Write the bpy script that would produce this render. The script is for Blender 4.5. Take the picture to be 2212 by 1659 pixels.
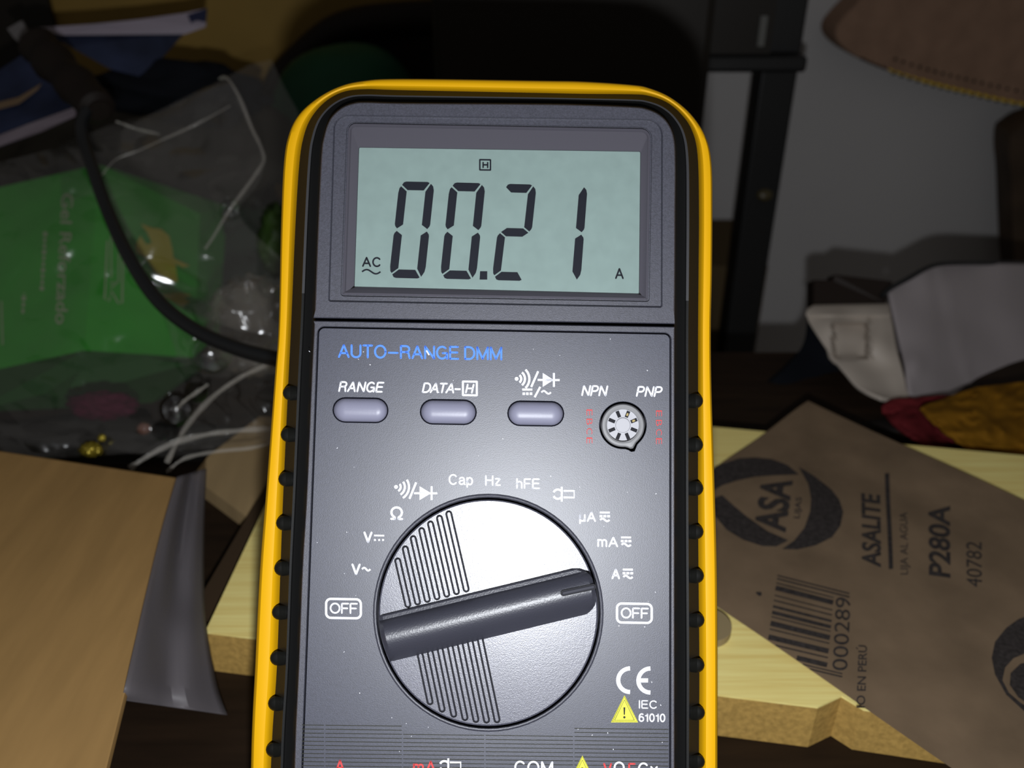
import bpy, bmesh, math, random
from mathutils import Vector, Matrix, noise
from mathutils.geometry import tessellate_polygon
random.seed(7)
for o in list(bpy.data.objects): bpy.data.objects.remove(o)
S = bpy.context.scene
COL = S.collection

# ------------------------------------------------------------------ camera, flash, world, exposure
FPX, CX, CY = 1900.0, 1106.0, 829.5
CAM = Vector((0, 0, 0.228)); PITCH = math.radians(30)
Fw = Vector((0, math.cos(PITCH), -math.sin(PITCH))); Up = Vector((0, math.sin(PITCH), math.cos(PITCH))); Rt = Vector((1, 0, 0))
cd = bpy.data.cameras.new('camera'); cam = bpy.data.objects.new('camera', cd); COL.objects.link(cam)
cam.location = CAM; cam.rotation_euler = (math.radians(90) - PITCH, 0, 0)
cd.sensor_width = 36; cd.lens = 36 * FPX / 2212; cd.clip_start = .01; cd.clip_end = 20
cd.dof.use_dof = True; cd.dof.focus_distance = .2; cd.dof.aperture_fstop = 15
S.camera = cam
fl = bpy.data.lights.new('phone_flash', 'POINT'); fl.energy = 2.6; fl.shadow_soft_size = .0035; fl.color = (.93, .96, 1.0)
flo = bpy.data.objects.new('phone_flash', fl); COL.objects.link(flo)
flo.location = CAM - Up * .036 + Rt * .002
w = bpy.data.worlds.new('world'); S.world = w; w.use_nodes = True
w.node_tree.nodes['Background'].inputs[0].default_value = (.9, .85, .8, 1)
w.node_tree.nodes['Background'].inputs[1].default_value = .085
vs = S.view_settings; vs.view_transform = 'Standard'; vs.look = 'None'; vs.gamma = 1; vs.exposure = 0; vs.use_curve_mapping = False

# ------------------------------------------------------------------ helpers
def ray(px, py): return Fw + Rt * ((px - CX) / FPX) + Up * ((CY - py) / FPX)
def at(px, py, zd): return CAM + ray(px, py) * zd
def on_z(px, py, z): d = ray(px, py); return CAM + d * ((z - CAM.z) / d.z)
def on_y(px, py, y): d = ray(px, py); return CAM + d * (y / d.y)
def srgb(c): return tuple(((x / 255) / 12.92 if x / 255 <= .04045 else ((x / 255 + .055) / 1.055) ** 2.4) for x in c)

MATS = {}
def mat(name, col, rough=.5, spec=.5, bump=0, bscale=1500, var=0, vscale=200, metallic=0, coat=0, stretch=None, col2=None, alpha=1, rvar=0):
    m = bpy.data.materials.new(name); m.use_nodes = True; nt = m.node_tree; b = nt.nodes['Principled BSDF']
    b.inputs['Base Color'].default_value = (*col, 1); b.inputs['Roughness'].default_value = rough
    b.inputs['Specular IOR Level'].default_value = spec; b.inputs['Metallic'].default_value = metallic
    b.inputs['Coat Weight'].default_value = coat; b.inputs['Alpha'].default_value = alpha
    tc = nt.nodes.new('ShaderNodeTexCoord'); src = tc.outputs['Object']
    if stretch:
        mp = nt.nodes.new('ShaderNodeMapping'); mp.inputs['Scale'].default_value = stretch
        if len(stretch) == 3: nt.links.new(src, mp.inputs[0]); src = mp.outputs[0]
    if var:
        n = nt.nodes.new('ShaderNodeTexNoise'); n.inputs['Scale'].default_value = vscale; n.inputs['Detail'].default_value = 5
        nt.links.new(src, n.inputs[0])
        r = nt.nodes.new('ShaderNodeValToRGB'); r.color_ramp.elements[0].position = .3; r.color_ramp.elements[1].position = .7
        c2 = col2 or tuple(x * (1 - var) for x in col)
        r.color_ramp.elements[0].color = (*c2, 1); r.color_ramp.elements[1].color = (*(tuple(min(1, x * (1 + var * .5)) for x in col)), 1)
        nt.links.new(n.outputs[0], r.inputs[0]); nt.links.new(r.outputs[0], b.inputs['Base Color'])
    if bump:
        n2 = nt.nodes.new('ShaderNodeTexNoise'); n2.inputs['Scale'].default_value = bscale; n2.inputs['Detail'].default_value = 2
        nt.links.new(tc.outputs['Object'], n2.inputs[0])
        bp = nt.nodes.new('ShaderNodeBump'); bp.inputs['Strength'].default_value = bump; bp.inputs['Distance'].default_value = .00004
        nt.links.new(n2.outputs[0], bp.inputs['Height']); nt.links.new(bp.outputs[0], b.inputs['Normal'])
    MATS[name] = m; return m
def film(name, col, base=.06, edge=.5, rough=.1, haze=.02):
    """clear plastic film: see-through, a little milky (haze), glossy with more reflection at grazing angles"""
    m = bpy.data.materials.new(name); m.use_nodes = True; nt = m.node_tree; nt.nodes.remove(nt.nodes['Principled BSDF'])
    out = nt.nodes['Material Output']
    tr = nt.nodes.new('ShaderNodeBsdfTransparent'); gl = nt.nodes.new('ShaderNodeBsdfGlossy'); df = nt.nodes.new('ShaderNodeBsdfDiffuse')
    gl.inputs['Roughness'].default_value = rough; gl.inputs['Color'].default_value = (1, 1, 1, 1); df.inputs['Color'].default_value = (*col, 1)
    lw = nt.nodes.new('ShaderNodeLayerWeight'); lw.inputs['Blend'].default_value = .35
    ma = nt.nodes.new('ShaderNodeMath'); ma.operation = 'MULTIPLY_ADD'; ma.inputs[1].default_value = edge; ma.inputs[2].default_value = base
    nt.links.new(lw.outputs['Facing'], ma.inputs[0])
    m1 = nt.nodes.new('ShaderNodeMixShader'); m1.inputs[0].default_value = haze
    nt.links.new(tr.outputs[0], m1.inputs[1]); nt.links.new(df.outputs[0], m1.inputs[2])
    m2 = nt.nodes.new('ShaderNodeMixShader'); nt.links.new(ma.outputs[0], m2.inputs[0]); nt.links.new(m1.outputs[0], m2.inputs[1]); nt.links.new(gl.outputs[0], m2.inputs[2])
    nt.links.new(m2.outputs[0], out.inputs[0]); return m

def link(name, me, m, parent=None, mw=None, smooth=False):
    o = bpy.data.objects.new(name, me); COL.objects.link(o)
    if m: me.materials.append(m)
    if smooth:
        for p in me.polygons: p.use_smooth = True
    if parent:
        o.parent = parent
    if mw is not None: o.matrix_world = mw
    return o
def mesh(name, vs_, fs, m, parent=None, smooth=False):
    me = bpy.data.meshes.new(name); me.from_pydata([tuple(v) for v in vs_], [], fs); me.validate(); me.update()
    bm = bmesh.new(); bm.from_mesh(me); bmesh.ops.recalc_face_normals(bm, faces=bm.faces); bm.to_mesh(me); bm.free()
    if smooth:
        try: me.set_sharp_from_angle(angle=math.radians(35))
        except Exception: pass
    return link(name, me, m, parent, smooth=smooth)
def tag(o, label, cat, group=None, kind=None):
    o['label'] = label; o['category'] = cat
    if group: o['group'] = group
    if kind: o['kind'] = kind
    return o
def empty(name, loc): 
    e = bpy.data.objects.new(name, None); COL.objects.link(e); e.location = loc; e.empty_display_size = .01; return e
def world_part(name, vs_, fs, m, parent, smooth=False):
    """vertices given in world space, child of an unrotated empty"""
    off = parent.location if parent else Vector((0, 0, 0))
    return mesh(name, [Vector(v) - off for v in vs_], fs, m, parent, smooth)
def prism(poly_bot, poly_top):
    n = len(poly_top); v = list(poly_bot) + list(poly_top)
    tris = tessellate_polygon([[Vector((p[0], p[1], 0)) for p in poly_top]])
    f = [tuple(i + n for i in t) for t in tris] + [tuple(reversed(t)) for t in tris]
    f += [(i, (i + 1) % n, n + (i + 1) % n, n + i) for i in range(n)]
    return v, f
def hexa(p):  # p: 4 front (a b c d), 4 back
    return p, [(0, 1, 2, 3), (7, 6, 5, 4), (0, 4, 5, 1), (1, 5, 6, 2), (2, 6, 7, 3), (3, 7, 4, 0)]
def box(x0, x1, y0, y1, z0, z1):
    return hexa([Vector(q) for q in ((x0, y0, z0), (x1, y0, z0), (x1, y0, z1), (x0, y0, z1), (x0, y1, z0), (x1, y1, z0), (x1, y1, z1), (x0, y1, z1))])
def bevel_obj(o, wdt, seg=2):
    md = o.modifiers.new('bevel', 'BEVEL'); md.width = wdt; md.segments = seg; md.limit_method = 'ANGLE'
def tube(pts, rad, seg=10, sub=8, caps=True):
    P = cat(pts, sub); n = len(P); vs_, fs = [], []
    R = rad if callable(rad) else (lambda t: rad)
    prev = Vector((0, 0, 1))
    for i, p in enumerate(P):
        t = (P[min(i + 1, n - 1)] - P[max(i - 1, 0)]).normalized()
        a = (prev - t * prev.dot(t)); a = a.normalized() if a.length > 1e-6 else t.orthogonal().normalized(); prev = a
        b = t.cross(a); r = R(i / (n - 1))
        for k in range(seg):
            q = 2 * math.pi * k / seg; vs_.append(p + a * (r * math.cos(q)) + b * (r * math.sin(q)))
    for i in range(n - 1):
        for k in range(seg): fs.append((i * seg + k, i * seg + (k + 1) % seg, (i + 1) * seg + (k + 1) % seg, (i + 1) * seg + k))
    if caps: fs.append(tuple(range(seg))); fs.append(tuple(range((n - 1) * seg, n * seg)))
    return vs_, fs
def cat(pts, sub=6, closed=False):
    pts = [Vector(p) for p in pts]; n = len(pts); out = []
    rng = n if closed else n - 1
    for i in range(rng):
        if closed: p0, p1, p2, p3 = pts[i - 1], pts[i], pts[(i + 1) % n], pts[(i + 2) % n]
        else: p0, p1, p2, p3 = pts[max(i - 1, 0)], pts[i], pts[i + 1], pts[min(i + 2, n - 1)]
        for k in range(sub):
            t = k / sub; t2 = t * t; t3 = t2 * t
            out.append(.5 * ((2 * p1) + (p2 - p0) * t + (2 * p0 - 5 * p1 + 4 * p2 - p3) * t2 + (3 * p1 - p0 - 3 * p2 + p3) * t3))
    if not closed: out.append(pts[-1])
    return out
def blob(name, centre, rx, ry, rz, m, parent=None, amp=.25, freq=2.5, seed=0, sub=4, rot=0, ridged=False):
    bm = bmesh.new(); bmesh.ops.create_icosphere(bm, subdivisions=sub, radius=1)
    Mr = Matrix.Rotation(rot, 3, Fw)
    for v in bm.verts:
        c = v.co.copy(); nz = noise.noise(c * freq + Vector((seed, seed * 2, 3)))
        if ridged: nz = 1 - 2.2 * abs(nz)
        k = 1 + amp * nz
        q = Rt * (c.x * rx * k) + Up * (c.y * ry * k) + Fw * (c.z * rz * k)
        v.co = Mr @ q
    me = bpy.data.meshes.new(name); bm.to_mesh(me); bm.free()
    if parent is None:
        o = link(name, me, m, None, smooth=True); o.location = centre
    else:
        for v in me.vertices: v.co = v.co + (Vector(centre) - parent.location)
        o = link(name, me, m, parent, smooth=True)
    return o

# text outline cache -> 2D mesh normalised to its bounding box
_tc = {}
def glyphs(body, bold=0, shear=0):
    key = (body, bold, shear)
    if key in _tc: return _tc[key]
    c = bpy.data.curves.new('t', 'FONT'); c.body = body; c.size = 1; c.offset = bold; c.shear = shear; c.resolution_u = 4
    o = bpy.data.objects.new('t', c); COL.objects.link(o)
    dg = bpy.context.evaluated_depsgraph_get(); me = bpy.data.meshes.new_from_object(o.evaluated_get(dg))
    V = [(v.co.x, v.co.y) for v in me.vertices]; Fc = [tuple(p.vertices) for p in me.polygons]
    bpy.data.objects.remove(o); bpy.data.curves.remove(c); bpy.data.meshes.remove(me)
    x0 = min(v[0] for v in V); x1 = max(v[0] for v in V); y0 = min(v[1] for v in V); y1 = max(v[1] for v in V)
    V = [((v[0] - x0) / (x1 - x0), (v[1] - y0) / (y1 - y0)) for v in V]
    _tc[key] = (V, Fc); return V, Fc
class Ink:
    """collects flat print shapes in photo pixels; placed on a surface by a mapping px -> point"""
    def __init__(s): s.V = []; s.F = []
    def add(s, V, Fc): b = len(s.V); s.V += V; s.F += [tuple(i + b for i in f) for f in Fc]; return s
    def text(s, body, p0, p1, h, bold=0, shear=0):   # p0,p1: start/end of the bottom line of the bounding box, h: box height
        V, Fc = glyphs(body, bold, shear); dx, dy = p1[0] - p0[0], p1[1] - p0[1]; L = math.hypot(dx, dy); ux, uy = dy / L, -dx / L
        return s.add([(p0[0] + dx * x + ux * h * y, p0[1] + dy * x + uy * h * y) for x, y in V], Fc)
    def box_text(s, body, x0, y0, x1, y1, bold=0, shear=0, sl=.016):
        d = sl * (x1 - x0) / 2; return s.text(body, (x0, y1 - d), (x1, y1 + d), y1 - y0, bold, shear)
    def poly(s, pts):
        tr = tessellate_polygon([[Vector((p[0], p[1], 0)) for p in pts]]); return s.add([tuple(p) for p in pts], [tuple(t) for t in tr])
    def line(s, a, b, wd):
        dx, dy = b[0] - a[0], b[1] - a[1]; L = math.hypot(dx, dy); nx, ny = -dy / L * wd / 2, dx / L * wd / 2
        return s.add([(a[0] + nx, a[1] + ny), (b[0] + nx, b[1] + ny), (b[0] - nx, b[1] - ny), (a[0] - nx, a[1] - ny)], [(0, 1, 2, 3)])
    def path(s, pts, wd, closed=False):
        n = len(pts); V = []
        for i, p in enumerate(pts):
            a = pts[i - 1] if (i > 0 or closed) else p; b = pts[(i + 1) % n] if (i < n - 1 or closed) else p
            dx, dy = b[0] - a[0], b[1] - a[1]; L = math.hypot(dx, dy) or 1; nx, ny = -dy / L * wd / 2, dx / L * wd / 2
            V += [(p[0] + nx, p[1] + ny), (p[0] - nx, p[1] - ny)]
        r = n if closed else n - 1
        return s.add(V, [(2 * i, 2 * ((i + 1) % n), 2 * ((i + 1) % n) + 1, 2 * i + 1) for i in range(r)])
    def arc(s, c, r, a0, a1, wd, n=20, ry=None):
        ry = ry or r
        return s.path([(c[0] + r * math.cos(math.radians(a0 + (a1 - a0) * k / n)), c[1] + ry * math.sin(math.radians(a0 + (a1 - a0) * k / n))) for k in range(n + 1)], wd)
    def disc(s, c, r, n=16): return s.poly([(c[0] + r * math.cos(2 * math.pi * k / n), c[1] + r * math.sin(2 * math.pi * k / n)) for k in range(n)])
    def rbox(s, x0, y0, x1, y1, r, wd, sl=.016):
        return s.path(rrect([(x0, y0), (x1, y0 + sl * (x1 - x0)), (x1, y1 + sl * (x1 - x0)), (x0, y1)], r, 5), wd, True)
    def sine(s, x0, x1, y, amp, wd): return s.path([(x0 + (x1 - x0) * k / 12, y - amp * math.sin(2 * math.pi * k / 12)) for k in range(13)], wd)
def rrect(c, r, n=6):
    """rounded quad; c = 4 corners in order"""
    out = []; rs = r if isinstance(r, (list, tuple)) else [r] * 4
    for i in range(4):
        p = Vector((c[i][0], c[i][1])); a = Vector((c[i - 1][0], c[i - 1][1])); b = Vector((c[(i + 1) % 4][0], c[(i + 1) % 4][1]))
        q0 = p + (a - p).normalized() * rs[i]; q1 = p + (b - p).normalized() * rs[i]
        for k in range(n + 1):
            t = k / n; t_ = 1 - t
            w_ = .7071; den = t_ * t_ + 2 * w_ * t * t_ + t * t
            q = (q0 * t_ * t_ + p * (2 * w_ * t * t_) + q1 * t * t) / den
            out.append((q.x, q.y))
    return out

def _el(cx, cy, rx, ry, a0, a1, n=14): return [(cx + rx * math.cos(math.radians(a0 + (a1 - a0) * k / n)), cy + ry * math.sin(math.radians(a0 + (a1 - a0) * k / n))) for k in range(n + 1)]
GL = {
 'A': (.72, [[(0, 0), (.36, 1)], [(.36, 1), (.72, 0)], [(.12, .33), (.60, .33)]]),
 'B': (.62, [[(0, 0), (0, 1)], [(0, 1), (.36, 1)] + _el(.36, .77, .22, .23, 85, -90, 10) + [(0, .54)], [(0, .54), (.36, .54)] + _el(.36, .27, .26, .27, 85, -90, 10) + [(0, 0)]]),
 'C': (.72, [_el(.37, .5, .37, .5, 42, 318, 24)]),
 'D': (.68, [[(0, 0), (0, 1)], [(0, 1), (.28, 1)] + _el(.28, .5, .40, .5, 88, -90, 16) + [(0, 0)]]),
 'E': (.58, [[(0, 0), (0, 1)], [(0, 1), (.58, 1)], [(0, .53), (.54, .53)], [(0, 0), (.60, 0)]]),
 'F': (.55, [[(0, 0), (0, 1)], [(0, 1), (.56, 1)], [(0, .50), (.48, .50)]]),
 'G': (.75, [_el(.38, .5, .38, .5, 48, 325, 24), [(.42, .46), (.75, .46)], [(.75, .46), (.75, 0)]]),
 'H': (.66, [[(0, 0), (0, 1)], [(.66, 0), (.66, 1)], [(0, .53), (.66, .53)]]),
 'I': (.0, [[(0, 0), (0, 1)]]),
 'M': (.78, [[(0, 0), (0, 1)], [(0, 1), (.39, .04)], [(.39, .04), (.78, 1)], [(.78, 1), (.78, 0)]]),
 'N': (.66, [[(0, 0), (0, 1)], [(0, 1), (.66, 0)], [(.66, 0), (.66, 1)]]),
 'O': (.78, [_el(.39, .5, .39, .5, 0, 360, 32)]),
 'P': (.60, [[(0, 0), (0, 1)], [(0, 1), (.34, 1)] + _el(.34, .73, .26, .27, 85, -90, 10) + [(0, .46)]]),
 'R': (.64, [[(0, 0), (0, 1)], [(0, 1), (.36, 1)] + _el(.36, .75, .26, .25, 85, -90, 10) + [(0, .50)], [(.36, .50), (.56, .42), (.60, .2), (.65, 0)]]),
 'T': (.64, [[(0, 1), (.64, 1)], [(.32, 1), (.32, 0)]]),
 'U': (.66, [[(0, 1), (0, .33)] + _el(.33, .33, .33, .33, 180, 360, 14) + [(.66, 1)]]),
 'V': (.66, [[(0, 1), (.33, 0)], [(.33, 0), (.66, 1)]]),
 'a': (.50, [_el(.24, .52, .22, .20, 165, 20, 10) + [(.47, .45), (.47, .08), (.54, .0)], [(.47, .42), (.22, .38)] + _el(.20, .20, .20, .19, 100, 270, 10) + [(.36, .05), (.47, .18)]]),
 'p': (.50, [[(0, .70), (0, -.27)], _el(.25, .35, .25, .36, 180, -180, 22)]),
 'z': (.44, [[(.02, .70), (.44, .70)], [(.44, .70), (0, 0)], [(0, 0), (.46, 0)]]),
 'h': (.46, [[(0, 0), (0, 1)], [(0, .42)] + _el(.23, .46, .23, .25, 175, 0, 10) + [(.46, 0)]]),
 'm': (.74, [[(0, .72), (0, 0)], _el(.185, .50, .185, .21, 180, 0, 10) + [(.37, 0)], _el(.555, .50, .185, .21, 180, 0, 10) + [(.74, 0)]]),
 'x': (.46, [[(0, .70), (.46, 0)], [(.46, .70), (0, 0)]]),
 '\u00b5': (.48, [[(0, .70), (0, -.27)], [(0, .70), (0, .24)] + _el(.22, .22, .22, .22, 180, 340, 10) + [(.46, .35), (.46, .70)], [(.46, .3), (.46, 0)]]),
 '\u03a9': (.80, [[(0, 0), (.26, 0)], [(.26, 0), (.26, .13)] + _el(.40, .56, .38, .44, 236, -56, 24) + [(.54, .13), (.54, 0)], [(.54, 0), (.80, 0)]]),
 '0': (.50, [_el(.25, .5, .25, .5, 0, 360, 26)]),
 '1': (.40, [[(.08, .76), (.26, .80), (.30, 1)], [(.30, 1), (.30, 0)]]),
 '6': (.50, [_el(.26, .31, .25, .31, 0, 360, 20), _el(.30, .52, .29, .48, 62, 190, 12)]),
 '\u2212': (.70, [[(.02, .42), (.68, .42)]]), ' ': (.10, [])}
def strokes(s, body, x0, y0, x1, y1, wd, shear=0, sl=.016, gap=.26):
    """Helvetica-like monoline lettering fitted to a pixel box (y1 = bottom of the box)"""
    x0 += wd / 2; x1 -= wd / 2; y0 += wd / 2; y1 -= wd / 2
    P = []; x = 0
    for ch in body:
        w_, st = GL[ch]
        for l in st: P.append([(x + a + shear * b, b) for a, b in l])
        x += w_ + gap
    if not P: return s
    X = [p[0] for l in P for p in l]; Y = [p[1] for l in P for p in l]
    a0, a1, b0, b1 = min(X), max(X), min(Y), max(Y); kx = (x1 - x0) / max(a1 - a0, 1e-3) if a1 - a0 > .01 else 0; ky = (y1 - y0) / (b1 - b0)
    for l in P:
        q = [(x0 + (p[0] - a0) * kx, y1 - (p[1] - b0) * ky + sl * ((p[0] - a0) * kx - (x1 - x0) / 2)) for p in l]
        s.path(q, wd)
        for e in (q[0], q[-1]): s.disc(e, wd * .47, 8)
    return s
Ink.st = strokes

# ------------------------------------------------------------------ materials
lin = lambda *c: srgb(c)
M_dark = mat('dark_grey_plastic', (.056, .057, .078), .48, .8, bump=.7, bscale=4200, var=.3, vscale=2400)
M_label = mat('label_plastic', (.046, .049, .074), .45, .9, bump=.5, bscale=4600, var=.25, vscale=2600)
M_black = mat('black_plastic', (.008, .008, .008), .5, .25, bump=.3, bscale=2000)
M_blackgl = mat('black_rib_plastic', (.006, .006, .005), .4, .3)
M_yellow = mat('yellow_rubber', (.72, .375, .0015), .5, .25, bump=.1, bscale=900)
M_dial = mat('dial_satin_plastic', (.110, .111, .148), .345, 1.0, bump=.7, bscale=4600, var=.4, vscale=4200)
M_bar = mat('dial_bar_plastic', (.038, .039, .054), .43, 1.0, bump=1.4, bscale=2800)
M_gap = mat('gap_black', (.006, .006, .010), .6, .2)
M_btn = mat('lavender_grey_button', (.23, .23, .31), .42, .5, bump=.2, bscale=1500)
M_sock = mat('grey_socket_plastic', (.30, .30, .31), .4, .5)
M_sock2 = mat('pale_socket_plastic', (.42, .42, .45), .5, .4)
M_lcd = mat('lcd_green_grey', (.262, .355, .335), .4, .3, var=.06, vscale=300)
M_seg = mat('lcd_segment', (.006, .008, .016), .5, .15)
M_white = mat('white_ink', (.86, .87, .93), .5, .3)
M_blue = mat('blue_ink', (.10, .27, .95), .6, .2)
M_red = mat('red_ink', (.62, .07, .07), .6, .2)
M_yel = mat('yellow_ink', (.72, .70, .07), .5, .3)
M_inkd = mat('dark_ink', (.03, .03, .02), .6, .2)
M_gold = mat('brass_contact', (.25, .19, .07), .4, .5, metallic=.6)
M_lens = film('window_lens', (.6, .62, .7), .04, .06, .04, .004)
M_glass = M_lens

M_lam = mat('yellow_laminate', (.98, .80, .31), .6, .15, var=.18, vscale=22, stretch=(1.2, 34, 34), col2=(.86, .67, .22))
M_mdf = mat('mdf_core', (.47, .295, .085), .9, .0, bump=.5, bscale=1200, var=.25, vscale=600)
M_desk = mat('dark_brown_wood', (.022, .012, .006), .6, .2, var=.4, vscale=20, stretch=(1, 8, 8))
M_sand = mat('sandpaper_back', (.205, .142, .088), .8, .1, bump=.3, bscale=900, var=.25, vscale=40)
M_ink = mat('stamp_ink', (.045, .038, .036), .8, .1, var=.4, vscale=700)
M_cardb = mat('cardboard', (.36, .215, .080), .85, .05, bump=.2, bscale=700, var=.14, vscale=14, stretch=(9, 1.4, 1))
M_cardb2 = mat('beige_board', (.40, .28, .14), .8, .15, var=.15, vscale=15, stretch=(8, 1, 1))
M_wall = mat('grey_wall_paint', (.49, .475, .47), .8, .15, var=.04, vscale=6)
M_woodw = mat('brown_cupboard', (.30, .19, .045), .6, .2, var=.2, vscale=8)
M_floor = mat('dark_floor', (.05, .045, .04), .8, .2)
M_blk = mat('black_metal', (.008, .008, .008), .45, .4)
M_cab = mat('black_lacquer', (.012, .009, .006), .5, .3)
M_green = mat('green_carton', (.035, .34, .025), .45, .4, var=.18, vscale=25)
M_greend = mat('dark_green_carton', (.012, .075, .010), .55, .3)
M_cream = mat('cream_print', (.33, .38, .24), .6, .2)
M_flame = mat('yellow_print', (.42, .36, .03), .6, .2)
M_cable = mat('black_cable', (.010, .011, .012), .38, .5)
M_bag = film('clear_bag_film', (.55, .55, .50), .11, .12, .21, .012)
M_fold = film('bag_fold_film', (.75, .70, .62), .05, .2, .2, .16)
M_grey = film('grey_bag_film', (.16, .145, .155), .012, .05, .45, .6)
M_teal = mat('green_plastic', (.006, .09, .04), .5, .3, var=.4, vscale=12)
M_darkb = mat('dark_brown_plastic', (.010, .006, .004), .6, .25, bump=.3, bscale=300)
M_navy = mat('dark_navy_cloth', (.006, .007, .010), .8, .1, bump=.3, bscale=200)
M_paperb = mat('blue_printed_paper', (.020, .027, .060), .6, .2, var=.6, vscale=30)
M_paperw = mat('white_paper', (.30, .26, .31), .6, .3)
M_whitep = mat('white_plastic', (.36, .32, .325), .5, .3, var=.06, vscale=15)
M_whitec = mat('cream_plastic', (.46, .40, .34), .5, .4)
M_redc = mat('red_cloth', (.13, .014, .017), .85, .1, var=.6, vscale=30)
M_must = mat('mustard_cloth', (.24, .11, .008), .85, .1, var=.6, vscale=25)
M_felt = mat('brown_leather', (.30, .185, .125), .8, .1, bump=.2, bscale=500, var=.15, vscale=60)
M_stitch = mat('yellow_stitch', (.75, .50, .03), .7, .2)
M_mag = mat('magenta_foil', (.06, .002, .018), .7, .1)
M_clump = film('crumpled_clear_plastic', (.50, .44, .36), .07, .2, .2, .09)

# ------------------------------------------------------------------ the setting
YW = .80
def struct(o): o['kind'] = 'structure'; return o
v, f = box(-1.4, 1.4, YW, YW + .1, -.74, 1.4); struct(mesh('wall_back', v, f, M_wall))
v, f = box(-1.4, 1.4, -.6, YW + .1, -.80, -.74); struct(mesh('floor', v, f, M_floor))

# desk: L-shaped dark top, deeper on the left
desk = empty('desk', (0, .2, -.74)); tag(desk, 'dark brown wooden desk under the yellow board and the cardboard box', 'desk')
top = [(-.62, -.12), (.62, -.12), (.62, .43), (.075, .43), (.075, .70), (-.62, .70)]
v, f = prism([Vector((x, y, -.025)) for x, y in top], [Vector((x, y, 0)) for x, y in top]); world_part('desk_top', v, f, M_desk, desk)
for (x, y) in ((-.58, -.08), (.58, -.08), (.58, .39), (-.58, .66)):
    v, f = box(x - .03, x + .03, y - .03, y + .03, -.74, -.025); world_part('leg', v, f, M_desk, desk)

# ------------------------------------------------------------------ yellow laminated board
BZ = .018
near = [(443, 1365), (1767, 1527), (1818, 1503), (1866, 1532), (2060, 1560), (2700, 1648)]
far = [(2700, 1029), (2212, 984), (1542, 922), (690, 843)]
bp = [on_z(x, y, BZ) for x, y in near + far]
board = empty('laminated_board', Vector((bp[0].x, bp[0].y, 0))); tag(board, 'pale yellow wood-grain laminated board with raw fibreboard edge behind the meter', 'board')
v, f = prism([Vector((p.x, p.y, 0.0002)) for p in bp], [Vector((p.x, p.y, BZ - .0007)) for p in bp]); core = world_part('fibreboard_core', v, f, M_mdf, board); core['label'] = 'raw brown fibreboard edge'
v, f = prism([Vector((p.x, p.y, BZ - .0007)) for p in bp], [Vector((p.x, p.y, BZ)) for p in bp]); world_part('laminate_sheet', v, f, M_lam, board)
# dark wooden strip beside the left edge of the board
sp = [on_z(x, y, .012) for x, y in ((448, 1345), (432, 1290), (566, 1062), (640, 905), (690, 905), (572, 1095))]
v, f = prism([Vector((p.x, p.y, .0003)) for p in sp], sp); tag(mesh('wooden_strip', v, f, mat('brown_strip', (.055, .034, .018), .7, .2)), 'dark brown wooden strip along the left end of the yellow board', 'strip')
# round tan disc on the board next to the meter
c = on_z(1528, 1352, BZ + .002); r = (on_z(1579, 1352, BZ + .002) - c).length
pts = [(c.x + r * math.cos(a * math.pi / 16), c.y + r * math.sin(a * math.pi / 16)) for a in range(32)]
v, f = prism([Vector((x, y, BZ + .0001)) for x, y in pts], [Vector((x, y, BZ + .003)) for x, y in pts])
d = mesh('wooden_disc', v, f, mat('tan_disc', (.30, .23, .12), .6, .3)); bevel_obj(d, .0006); tag(d, 'small round tan disc lying on the yellow board right of the meter', 'disc')

# ------------------------------------------------------------------ sandpaper sheet
SZ = BZ + .0016
def sheet_h(x, y): return .0006 * math.sin(x * 38 + 1) * math.cos(y * 45) + .0005 * math.sin((x + y) * 70)
def S2(px, py, up=0):
    p = on_z(px, py, SZ); return Vector((p.x, p.y, SZ + sheet_h(p.x, p.y) + up))
q = [on_z(*c, SZ) for c in ((1745, 868), (1330, 1164), (2500, 1957), (2930, 1420))]
N = 48; V = []; Fc = []
for side in (0, 1):
    for i in range(N + 1):
        for j in range(N + 1):
            a, b = i / N, j / N
            p = q[0] * (1 - a) * (1 - b) + q[1] * a * (1 - b) + q[2] * a * b + q[3] * (1 - a) * b
            V.append(Vector((p.x, p.y, SZ + sheet_h(p.x, p.y) - side * .0003)))
for side in (0, 1):
    o_ = side * (N + 1) ** 2
    for i in range(N):
        for j in range(N): k = o_ + i * (N + 1) + j; Fc.append((k, k + 1, k + N + 2, k + N + 1))
nn = (N + 1) ** 2
bd = [i * (N + 1) for i in range(N)] + [N * (N + 1) + j for j in range(N)] + [(N - i) * (N + 1) + N for i in range(N)] + [N - j for j in range(N)]
for k in range(len(bd)): a, b = bd[k], bd[(k + 1) % len(bd)]; Fc.append((a, b, b + nn, a + nn))
sand = empty('sandpaper_sheet', Vector((q[0].x, q[0].y, BZ))); tag(sand, 'brown sandpaper sheet with black stamped print lying over the board right of the meter', 'sandpaper')
world_part('paper', V, Fc, M_sand, sand, smooth=True)
def print_on(name, ink, m, parent, fn, label=None):
    o = world_part(name, [fn(x, y) for x, y in ink.V], ink.F, m, parent)
    if label: o['label'] = label
    return o
sf = lambda x, y: S2(x, y, .00022)
lg = Ink()
lg.poly([(1535, 1062), (1530, 1030), (1545, 1010), (1560, 1003), (1596, 991), (1632, 988), (1668, 991), (1701, 1003), (1726, 1024), (1687, 1026), (1632, 1030), (1590, 1039), (1560, 1048)])
lg.poly([(1726, 1007), (1759, 1027), (1795, 1056), (1813, 1080), (1821, 1108), (1815, 1138), (1797, 1162), (1762, 1178), (1723, 1186), (1690, 1185), (1716, 1167), (1738, 1140), (1750, 1105), (1752, 1078), (1746, 1045)])
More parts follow.
